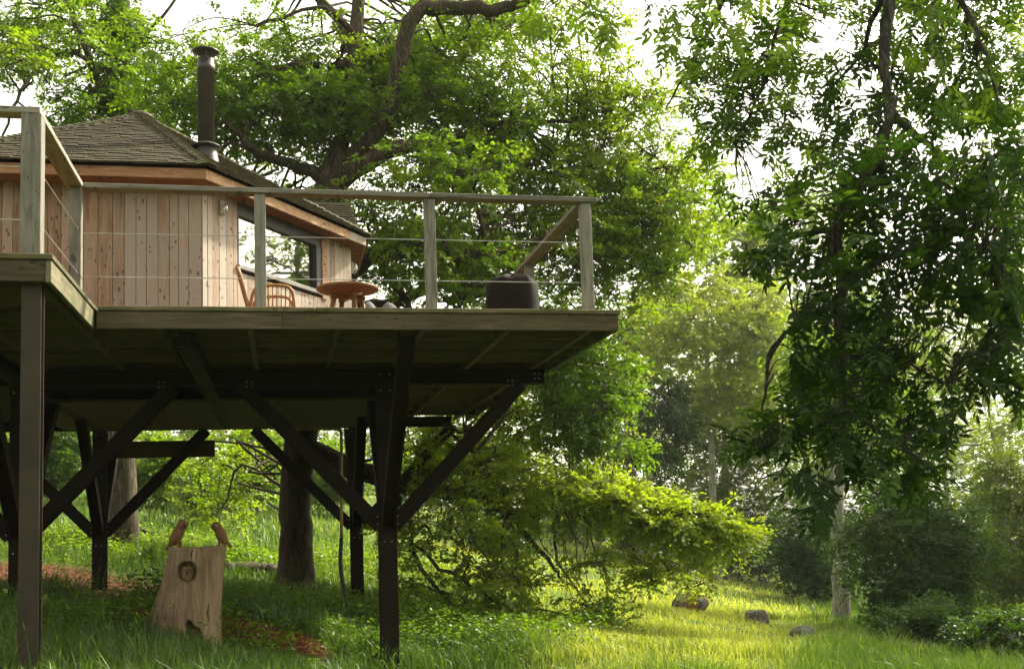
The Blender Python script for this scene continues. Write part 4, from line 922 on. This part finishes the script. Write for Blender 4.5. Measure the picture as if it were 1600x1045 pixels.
# trees right of the frame that the picture window mirrors
for k, (x_, y_, h_) in enumerate(((22, 23.3, 15), (27, 29, 16), (20, 16, 8))):
    gzb = float(gz(x_, y_)); b = np.array([x_, y_, gzb]); rr = random.Random(50 + k)
    ll = [limb(np.array([[x_, y_, gzb - .2, .25], [x_ + .1, y_, gzb + h_ * .4, .2], [x_ - .1, y_, gzb + h_ * .9, .05]]), 5, .03)]; lv = Leaves(); tw = []
    for q in range(30):
        u = unit(np.array([rr.gauss(0, 1) for _ in range(3)])) * rr.uniform(.2, 1) ** .5; c = b + np.array([0, 0, h_ * .62]) + u * np.array([h_ * .3, h_ * .3, h_ * .4])
        ll.append(branch_to(ll[0], c, .05)); sprays(lv, tw, c, (h_ * .09,) * 3, 20, 16, .5, .13, .5 + rr.uniform(-.15, .15), .5, .4)
    finish_tree("meadow_tree", ["airy tree on the lower slope beyond the right edge", "tall tree on the far slope beyond the right edge", "young tree close beyond the right edge"][k], "tree", None, b, ll, tw, lv, 'palebark', 'paleleaf', 7)

# far wood: one mass of leafy clumps over the rising ground behind everything
lv = Leaves(); rr = random.Random(9)
def far(x0, x1, y0, y1, n, toptab, tone, Ls, ns=14):
    for k in range(n):
        X = rr.uniform(x0, x1); Y = rr.uniform(y0, y1)
        pxx = 800 + F_PX * (X * CR[0] + Y * CR[1]) / (X * CF[0] + Y * CF[1])
        tp = np.interp(pxx, [q[0] for q in toptab], [q[1] for q in toptab]); zt = at(np.clip(pxx, -400, 2100), tp, Y)[2]
        zb = float(gz(X, Y)); 
        if zt < zb + 2: zt = zb + 2
        z = zb + (zt - zb) * rr.uniform(0, 1) ** .8; w = rr.uniform(.9, 2.0)
        sprays(lv, None, (X, Y, z), (w, w, w * .6), ns, 14, .8, Ls, tone + rr.uniform(-.22, .22), .5, .4)
far(-40, 70, 68, 88, 720, [(-400, 600), (200, 620), (500, 640), (800, 600), (900, 470), (1060, 440), (1150, 560), (1250, 500), (1450, 520), (1540, 640), (1700, 420), (2100, 300)], .45, .30)
o = lv.build("far_wood", 'paleleaf'); tag(o, "hazy mass of woodland closing the far side of the meadow", "woodland", kind="stuff")
lv = Leaves()
far(-34, 60, 54, 68, 200, [(-400, 640), (200, 670), (500, 690), (800, 690), (960, 700), (1060, 760), (1150, 760), (1250, 740), (1450, 700), (1700, 640), (2100, 600)], .35, .20)
o = lv.build("undergrowth", 'darkleaf'); tag(o, "dark undergrowth along the foot of the far wood", "undergrowth", kind="stuff")

# --- the hanging ash in the foreground
def leaflet(P, D, N, L, W, V, Q):
    D = unit(D); S = unit(np.cross(D, N)); N = np.cross(S, D); b = len(V)
    V += [P, P + D * L * .22 + S * W * .36 + N * L * .03, P + D * L * .55 + S * W * .5 + N * L * .03, P + D * L - N * L * .07, P + D * L * .55 - S * W * .5 + N * L * .03, P + D * L * .22 - S * W * .36 + N * L * .03]
    Q += [(b, b + 3, b + 2, b + 1), (b, b + 5, b + 4, b + 3)]
def ash_leaf(seed):
    r = np.random.default_rng(seed); V = []; Q = []; n = int(r.integers(4, 6)); Lr = .24 * r.uniform(.85, 1.15); bend = r.uniform(.1, .35)
    pt = lambda t: np.array([Lr * t, 0, -bend * Lr * t * t])
    for k in range(n):
        t = .28 + .62 * k / (n - 1)
        for sgn in (-1, 1):
            leaflet(pt(t) + r.normal(size=3) * .004, np.array([.62, sgn * .9, -.22 + r.normal() * .12]), np.array([.1 * r.normal(), -sgn * .15, 1]), .092 * r.uniform(.8, 1.15), .031 * r.uniform(.85, 1.2), V, Q)
    leaflet(pt(.97), np.array([1, .1 * r.normal(), -.35]), np.array([.2, .1 * r.normal(), 1]), .098, .033, V, Q)
    # stalk: a thin ribbon with thickness
    b = len(V)
    for t in (0, .5, 1): V += [pt(t) + (0, .0022, 0), pt(t) - (0, .0022, 0), pt(t) + (0, 0, .003)]
    for k in range(2):
        for i in range(3): j = (i + 1) % 3; Q.append((b + k * 3 + i, b + k * 3 + j, b + k * 3 + 3 + j, b + k * 3 + 3 + i))
    return np.array(V), np.array(Q)
AV = [ash_leaf(100 + k) for k in range(8)]
ash_mesh = []
for k, (V, Q) in enumerate(AV):
    for tv in range(3):
        me = bpy.data.meshes.new("ash_leaf"); me.from_pydata([tuple(v) for v in V], [], [tuple(int(i) for i in q) for q in Q]); me.update()
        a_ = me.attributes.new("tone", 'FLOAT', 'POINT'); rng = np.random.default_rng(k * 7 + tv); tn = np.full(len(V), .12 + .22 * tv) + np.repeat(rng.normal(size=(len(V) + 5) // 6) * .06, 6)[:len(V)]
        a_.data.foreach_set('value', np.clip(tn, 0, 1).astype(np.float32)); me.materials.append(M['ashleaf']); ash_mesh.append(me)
xb, yb = 8.3, 8.6; base = np.array([xb, yb, float(gz(xb, yb))])
ash = thing("ash_tree", base, "ash tree leaning in from the right with dark hanging feathery leaves in front", "tree")
al = [limb(np.array([[xb, yb, base[2] - .3, .34], [xb - .05, yb, base[2] + .5, .25], [xb - .3, yb - .1, 1.5, .22], [xb - .9, yb - .3, 4.2, .18], [xb - 1.8, yb - .6, 6.6, .12], [xb - 2.6, yb - .8, 8.5, .05]]), 5, .01),
      limb(np.vstack([[[xb - 1.0, yb - .3, 4.4, .11], [xb - 2.2, yb - 1.1, 4.9, .09]], pl((1480, -170, 6.4, .07), (1405, -60, 6.1, .042), (1384, 40, 6.0, .036), (1380, 110, 5.9, .033), (1392, 170, 5.8, .028), (1350, 280, 5.5, .026), (1300, 360, 5.2, .026), (1318, 440, 5.0, .024), (1310, 500, 4.9, .022), (1318, 600, 4.9, .014), (1320, 720, 4.8, .008))]), 5, .008),
      limb(pl((1405, -60, 6.1, .035), (1370, 20, 6.2, .02), (1340, 90, 6.4, .012), (1290, 150, 6.6, .006)), 4, .01),
      limb(pl((1484, -170, 6.4, .035), (1250, -120, 7.2, .03), (1150, -30, 7.6, .022), (1085, 90, 7.8, .014), (1040, 170, 8, .006)), 4, .01),
      limb(pl((1250, -120, 7.2, .025), (1230, 0, 7.2, .018), (1190, 130, 7.2, .012), (1150, 230, 7.2, .006)), 4, .01),
      limb(pl((1392, 170, 5.8, .025), (1450, 230, 5.6, .018), (1520, 250, 5.4, .012), (1600, 230, 5.2, .008)), 4, .01),
      limb(pl((1318, 440, 5.0, .02), (1400, 400, 4.9, .015), (1480, 380, 4.8, .01), (1560, 400, 4.7, .006)), 4, .01),
      limb(pl((1310, 470, 5.0, .016), (1258, 500, 4.9, .013), (1205, 545, 4.9, .011), (1198, 595, 4.85, .008), (1190, 640, 4.8, .005)), 4, .005),
      limb(pl((1316, 560, 4.9, .012), (1400, 560, 4.7, .009), (1480, 600, 4.6, .006)), 4, .005),
      limb(pl((1318, 640, 4.85, .009), (1260, 680, 4.75, .007), (1190, 700, 4.7, .004)), 4, .005),
      limb(pl((1318, 640, 4.85, .009), (1400, 690, 4.7, .007), (1460, 740, 4.6, .004)), 4, .005),
      limb(pl((1300, 360, 5.2, .02), (1240, 370, 5.2, .013), (1190, 400, 5.2, .007), (1160, 430, 5.2, .004)), 4, .005),
      limb(pl((1440, -110, 6.3, .03), (1500, 0, 6.2, .02), (1540, 90, 6, .012), (1560, 180, 5.8, .006)), 4, .01),
      limb(pl((1250, -120, 7.2, .02), (1050, -110, 6.4, .014), (940, -60, 5.8, .008), (890, -10, 5.5, .004)), 4, .01)]
m = MB(); m.tube(al[0][:, :3], al[0][:, 3], 14); m.build("trunk", 'ashbark', ash, True)
ask = np.vstack(al[1:]); cand = []
rg = [([(1190, 330), (1300, 230), (1450, 190), (1600, 170), (1600, 420), (1550, 560), (1500, 640), (1470, 730), (1420, 760), (1330, 780), (1220, 750), (1190, 680), (1230, 560), (1250, 470), (1180, 430)], 500, 4.3, 6.2, .28),
      ([(1440, 240), (1600, 200), (1600, 620), (1530, 600), (1450, 420)], 130, 4.4, 5.6, .3), ([(1420, -20), (1600, -20), (1600, 190), (1450, 200)], 90, 5.2, 6.8, .6),
      ([(1260, 120), (1480, 120), (1480, 250), (1260, 280)], 60, 5.4, 7, .4), ([(1230, 740), (1300, 760), (1300, 830), (1260, 800)], 12, 4.5, 5.2, .35), ([(1390, 740), (1450, 720), (1440, 800)], 10, 4.4, 5, .35), ([(1150, 640), (1200, 600), (1210, 700)], 9, 4.6, 5, .5),
      ([(1250, 420), (1420, 380), (1440, 700), (1320, 760), (1230, 700)], 110, 4.4, 5.4, .18),
      ([(1300, 250), (1560, 230), (1560, 380), (1300, 400)], 110, 4.6, 5.8, .14),
      ([(1010, 20), (1080, -30), (1600, -30), (1600, 190), (1420, 210), (1300, 260), (1180, 370), (1110, 300), (1080, 200)], 700, 6.0, 8.2, .72),
      ([(1100, 60), (1250, 40), (1250, 220), (1130, 260)], 110, 6.8, 8.2, .5),
      ([(800, -20), (960, -20), (955, 70), (900, 60), (800, 40)], 16, 5.0, 6.0, .85),
      ([(1480, 560), (1600, 400), (1600, 640), (1520, 660)], 34, 4.6, 5, .3),
      ([(1110, 680), (1190, 660), (1190, 730)], 6, 4.7, 4.9, .5), ([(1120, 390), (1190, 390), (1190, 460)], 7, 5, 5.3, .6)]
rr = random.Random(21)
ash_holes = [(1165, 265, 40, 40), (1290, 60, 26, 40), (1260, 190, 26, 22), (1350, 130, 24, 22), (1520, 520, 26, 24), (1545, 640, 30, 40)]
for poly, n, y0, y1, tone in rg:
    for px, py, Y in fill(poly, n, y0, y1, ash_holes, 3, rr): cand.append((at(px, py, Y), tone, Y, True))
# crown above the frame, which shades the hanging branches
for k in range(760):
    px, py, Y = rr.uniform(1000, 2000), rr.uniform(-900, -30), rr.uniform(5.5, 11); cand.append((at(px, py, Y), .4, Y, False))
for k in range(160):
    cand.append((at(rr.uniform(1600, 1850), rr.uniform(0, 600), rr.uniform(4.6, 7)), .3, 7, False))
mbr = MB()
for L in al[1:]:
    lm = MB(); lm.tube(L[:, :3], L[:, 3], 8, False); lm.build("limb", 'ashbark', ash, True)
items = []
for c, tone, Y, vis in cand:
    d = np.linalg.norm(ask[:, :3] - c, axis=1); k = int(np.argmin(d)); a = ask[k, :3]; v = c - a
    out = unit(v) if np.linalg.norm(v) > .05 else unit(R.normal(size=3))
    D = unit(out * .9 + R.normal(size=3) * .5 + np.array([-.30, -.1, -.16])); up_ = unit(np.array([0, 0, 1.0]) + R.normal(size=3) * .36)
    S = unit(np.cross(up_, D)); N = np.cross(D, S); sc = rr.uniform(.56, .94); o = c - D * .12
    items.append((Y if vis else 99, o, np.stack([D, S, N], 1) * sc, tone + R.normal() * .17, int(R.integers(0, 8))))
    if vis and d[k] > .12 and R.random() < .5 and d[k] < 1.2:
        mm = (a + o) / 2 + np.array([0, 0, .04]) + R.normal(size=3) * .03; mbr.tube(smooth_line([a, mm, o], 3), np.linspace(.005, .002, 7), 4, False)
mbr.build("branches", 'ashbark', ash, True)['kind'] = 'stuff'
items.sort(key=lambda q: q[0])
for Y, o, rot, tone, k in items[:300]:
    me = ash_mesh[k * 3 + int(np.clip((tone - .05) / .2, 0, 2))]
    ob = bpy.data.objects.new("leaf", me); COL.objects.link(ob); parent_to(ob, ash)
    ob.matrix_basis = Matrix.Translation(Vector(o.tolist())) @ Matrix(rot.tolist()).to_4x4()
VV = []; QQ = []; TT = []; nb = 0
for Y, o, rot, tone, k in items[300:]:
    V, Q = AV[k]; VV.append(V @ rot.T + o); QQ.append(Q + nb); nb += len(V); TT.append(np.full(len(V), tone) + R.normal() * .05)
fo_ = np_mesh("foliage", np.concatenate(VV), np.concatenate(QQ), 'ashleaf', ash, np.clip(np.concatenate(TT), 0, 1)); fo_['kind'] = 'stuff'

# ------------------------------------------------------------------ stones, log, plants
def stone(label, px, py, wpx, hpx, mat, seed, cat="boulder"):
    p = ground(px, py); Y = p[1]; w = wpx * Y / F_PX / 2; h = hpx * Y / F_PX; r = np.random.default_rng(seed); m = MB(); m.ell((0, 0, 0), (w, w * .8, h * .75), None, 22, 14)
    V = np.array(m.v); q = V / np.linalg.norm(V, axis=1)[:, None]; k = r.normal(size=(9, 3)); k /= np.linalg.norm(k, axis=1)[:, None]
    cut = np.min(np.where(q @ k.T > .2, (.78 + .12 * r.random(9)) / np.maximum(q @ k.T, .2), 9), axis=1); V = V * np.minimum(1, cut)[:, None] * (1 + .04 * np.sin(q * 7 + seed).sum(1))[:, None]
    m.v = [tuple(v + np.array([p[0], p[1], p[2] + h * .42])) for v in V]
    return tag(m.build("boulder", mat, None, True), label, cat, "boulders on the meadow")
stone("orange-brown mossy boulder furthest up the meadow, below the oak bough", 1078, 955, 62, 26, 'stone', 1)
stone("brown lichened boulder in the middle of the three", 1182, 975, 44, 22, 'stone', 4)
stone("low grey boulder nearest to the camera, left of the pale trunk", 1254, 999, 46, 20, 'stoneg', 3)
lg = limb(np.array([[*(ground(352, 893) + (0, 0, .06)), .10], [*(ground(400, 898) + (0, 0, .10)), .13], [*(ground(432, 905) + (0, 0, .12)), .12], [*(ground(500, 925) + (0, 0, .05)), .08]]), 5, .02)
m = MB(); m.tube(lg[:, :3], lg[:, 3], 10); tag(m.build("fallen_log", 'ivybark', None, True), "dark mossy fallen log lying at the foot of the big oak", "log")
def branch_piece(label, pts, r):
    m = MB(); P = smooth_line(pts, 5); m.tube(P, np.linspace(r, r * .4, len(P)), 7); return tag(m.build("fallen_branch", 'oakbark', None, True), label, "branch")
p = ground(215, 845); branch_piece("dark dead branch lying beside the ivy-clad trunk", [p + (-.1, 0, .4), p + (.15, 0, .2), p + (.5, -.1, .1), p + (.8, -.2, .05)], .05)
def weed(name, label, px, py, h, n, L, tone, mat='grass', group=None, wr=.4):
    p = ground(px, py); t = thing(name, p, label, "plant", group); lv = Leaves(); m = MB()
    for k in range(n):
        a = R.uniform(0, 6.28); rad = R.uniform(.02, .16); b = p + np.array([rad * math.cos(a), rad * math.sin(a), 0]); b[2] = float(gz(b[0], b[1])) - .02
        hh = h * R.uniform(.6, 1.15); tip = b + np.array([.25 * hh * math.cos(a) * R.random(), .25 * hh * math.sin(a) * R.random(), hh]); m.tube([b, (b + tip) / 2 + R.normal(size=3) * .01, tip], [.004, .003, .0015], 4, False)
        q = 14; tt = R.uniform(.25, 1, q); P = b + (tip - b) * tt[:, None]; an = R.uniform(0, 6.28, q); D = np.stack([np.cos(an), np.sin(an), R.uniform(-.3, .5, q)], 1)
        lv.add(P, D, np.array([0, 0, 1.0]) + R.normal(size=(q, 3)) * .3, L * R.uniform(.6, 1.2, q), L * wr, tone + R.normal(size=q) * .1)
    m.build("stem", mat, t); lv.build("leaves", mat, t)
for args in (("nettle_plant", "clump of nettles in front of the carved stump, at its left foot", 262, 968, .55, 26, .085, .42), ("nettle_plant", "leafy weed right in front of the stump's arch", 303, 985, .30, 20, .07, .45),
             ("nettle_plant", "tall nettles in front of the rear column and its hose", 560, 985, .42, 14, .10, .35), ("nettle_plant", "broad-leaved weed at the foot of the front column", 600, 1030, .30, 10, .09, .4),
             ("nettle_plant", "lone weed between the near column and the stump", 190, 1000, .32, 9, .08, .5), ("nettle_plant", "weed at the edge of the soil left of the stump", 215, 940, .36, 12, .08, .35),
             ("nettle_plant", "weed clump right of the stump by the bare path", 385, 955, .30, 10, .075, .5), ("nettle_plant", "leafy weed beside the ivy-clad trunk's foot", 235, 880, .4, 12, .09, .5)):
    weed(*args, group="nettles and weeds round the stump")

# ------------------------------------------------------------------ grass
def blades(n, y0, y1, xr, L0, W0, tonef, power=1.6, keep=None, seed=0, lean=.35, segs=True):
    r = np.random.default_rng(seed); Y = y0 + (y1 - y0) * r.random(n) ** power; X = Y * r.uniform(xr[0], xr[1], n)
    k = np.ones(n, bool)
    s = soil_at(X, Y); k &= r.random(n) > s * 1.08
    if keep is not None: k &= keep(X, Y, r)
    X, Y = X[k], Y[k]; n = len(X); Z = gz(X, Y) - .02
    L = L0 * r.uniform(.45, 1.25, n) * (1 + .25 * fbm(X, Y, .9, 8)) * (1 + .5 * ss(.5, 1.6, fbm(X, Y, 1.9, 12))) * (1 - .72 * np.maximum(soil_at(X * (1 + .5 / Y), Y + .6), soil_at(X * (1 + 1.1 / Y), Y + 1.2))) ; L = np.clip(L, L0 * .25, L0 * 1.9)
    L = L * (1 - .45 * np.clip((tonef(X, Y) - .5) / .2, 0, 1))
    W = W0 * r.uniform(.7, 1.3, n); a = r.uniform(0, 6.28, n); ln = np.abs(r.normal(size=n)) * lean + .08
    dx, dy = np.cos(a), np.sin(a); fx = r.uniform(0, 6.28, n); S = np.stack([np.cos(fx), np.sin(fx), np.zeros(n)], 1)
    B = np.stack([X, Y, Z], 1); lean_d = np.stack([dx, dy, np.zeros(n)], 1)
    mid = B + lean_d * (L * ln * .35)[:, None] + np.array([0, 0, 1.0]) * (L * .62)[:, None]
    tip = B + lean_d * (L * ln * 1.3)[:, None] + np.array([0, 0, 1.0]) * (L * (1 - .25 * ln))[:, None]
    w = (S * W[:, None]) / 2
    V = np.stack([B - w, B + w, mid + w * .8, mid - w * .8, tip], 1).reshape(-1, 3); i = np.arange(n)[:, None] * 5
    tone = np.clip(tonef(X, Y) + r.normal(size=n) * .10, 0, 1)
    T = np.repeat(tone, 5).reshape(-1, 5); T[:, 4] += .08
    return V, i + np.array([0, 1, 2, 3]), i + np.array([3, 2, 4]), T.ravel()
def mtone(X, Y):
    # dry seeding meadow strip, sunlight also put into its tone, between the lush near grass and the shaded hedge foot
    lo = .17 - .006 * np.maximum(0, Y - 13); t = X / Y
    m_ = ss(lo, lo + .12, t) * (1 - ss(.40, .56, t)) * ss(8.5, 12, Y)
    return .25 + .10 * ss(-.05, .15, X / Y) + .07 * fbm(X, Y, .35, 3) + .06 * fbm(X, Y, 2.1, 14) + (.52 + .10 * fbm(X, Y, .6, 4)) * m_ + .2 * ss(17, 24, Y) * (1 - m_) * (1 - ss(.40, .48, t))  # near-left grass toned darker: shade put into the blade colour
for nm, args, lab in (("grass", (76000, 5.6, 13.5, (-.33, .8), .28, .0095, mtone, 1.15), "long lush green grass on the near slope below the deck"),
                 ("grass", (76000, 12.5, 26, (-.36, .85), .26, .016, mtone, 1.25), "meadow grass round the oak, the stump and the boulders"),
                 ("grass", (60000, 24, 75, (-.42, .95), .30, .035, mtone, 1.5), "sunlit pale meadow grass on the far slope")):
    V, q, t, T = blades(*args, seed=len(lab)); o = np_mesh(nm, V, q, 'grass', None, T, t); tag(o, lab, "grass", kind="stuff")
# seed stalks in the near grass
r = np.random.default_rng(77); lv = Leaves(); n = 800
Y = 5.8 + 9 * r.random(n); X = Y * r.uniform(-.30, .75, n); k = r.random(n) > soil_at(X, Y); X, Y = X[k], Y[k]; n = len(X); B = np.stack([X, Y, gz(X, Y)], 1); Hh = r.uniform(.28, .62, n); D = unit(np.stack([r.normal(size=n) * .22, r.normal(size=n) * .22, np.ones(n)], 1))
S_ = r.normal(size=(n, 3)); lv.add(B, D, S_, Hh, .004, .40); lv.add(B + D * (Hh * .86)[:, None], D + r.normal(size=(n, 3)) * .2, S_, .07, .008, .5)
o = lv.build("grass", 'grass'); tag(o, "thin pale seed stalks standing above the near grass", "grass", kind="stuff")
# low broad-leaved plants among the grass
def cover(label, spots, n, L, tone, mat, seed):
    r = np.random.default_rng(seed); lv = Leaves()
    for px, py, rad in spots:
        p = ground(px, py); k = int(n * rad); X = p[0] + r.normal(size=k) * rad * .5; Y = p[1] + r.normal(size=k) * rad * .6; kk = r.random(k) > .8 * soil_at(X, Y); X, Y = X[kk], Y[kk]; k = len(X)
        an = r.uniform(0, 6.28, k); h = r.uniform(.02, .34, k) * (1 + .3 * fbm(X, Y, 2, 4))
        lv.add(np.stack([X, Y, gz(X, Y) + np.abs(h)], 1), np.stack([np.cos(an), np.sin(an), r.normal(size=k) * .35], 1), np.array([0, 0, 1.0]) + r.normal(size=(k, 3)) * .35, L * r.uniform(.5, 1.3, k), L * .6 * r.uniform(.6, 1.2, k), tone + r.normal(size=k) * .14)
    tag(lv.build("ground_cover", mat), label, "ground cover", kind="stuff")
cover("low broad-leaved ground cover among the grass round the columns and stump", [(430, 950, 1.2), (500, 965, 1.1), (350, 930, .8), (570, 960, .8), (640, 985, 1.0), (700, 1000, 1.1), (800, 1000, 1.0), (880, 1010, .7), (225, 935, .7), (110, 905, .8), (258, 962, .55), (285, 985, .6), (315, 985, .45), (160, 990, .5), (400, 1015, .6), (530, 1025, .5), (60, 1000, .4), (760, 980, 1.0), (920, 990, .6)], 900, .06, .38, 'oakleaf', 31)
cover("taller leafy herbs on the bank behind the columns", [(240, 860, 1.6), (330, 870, 1.3), (90, 850, 1.5), (420, 880, 1.2), (520, 890, 1.4), (600, 880, 1.6), (160, 870, 1.4)], 700, .085, .6, 'oakleaf', 33)
# leaf litter on the bare soil
lv = Leaves(); n = 26000; cx_, cy_, a_, b_ = [np.array(v) for v in zip(*SOIL)]; w = r.integers(0, len(SOIL), n)
X = cx_[w] + a_[w] * r.uniform(-1.3, 1.3, n); Y = cy_[w] + b_[w] * r.uniform(-1.3, 1.3, n); k = r.random(n) < soil_at(X, Y) + .04; X, Y = X[k], Y[k]; n = len(X)
an = r.uniform(0, 6.28, n); lv.add(np.stack([X, Y, gz(X, Y) + .006], 1), np.stack([np.cos(an), np.sin(an), r.normal(size=n) * .2], 1), np.array([0, 0, 1.0]) + r.normal(size=(n, 3)) * .35, r.uniform(.03, .075, n), r.uniform(.015, .035, n), r.uniform(0, 1, n))
o = lv.build("leaf_litter", 'litter'); tag(o, "dry reddish-brown fallen leaves scattered on the bare soil", "leaf litter", kind="stuff")

# ------------------------------------------------------------------ haze
t = NT("haze_air"); pv = t.n("VolumePrincipled"); pv.inputs['Color'].default_value = (0.93, 0.96, 0.94, 1); pv.inputs['Density'].default_value = HAZE; pv.inputs['Anisotropy'].default_value = 0.35
t.l(pv.outputs[0], t.out.inputs['Volume']); M['haze'] = t.m
o = MB().box((25, 82, 10), (204, 200, 38)).build("haze", 'haze'); tag(o, "thin bright summer haze hanging over the whole meadow", "haze", kind="stuff")
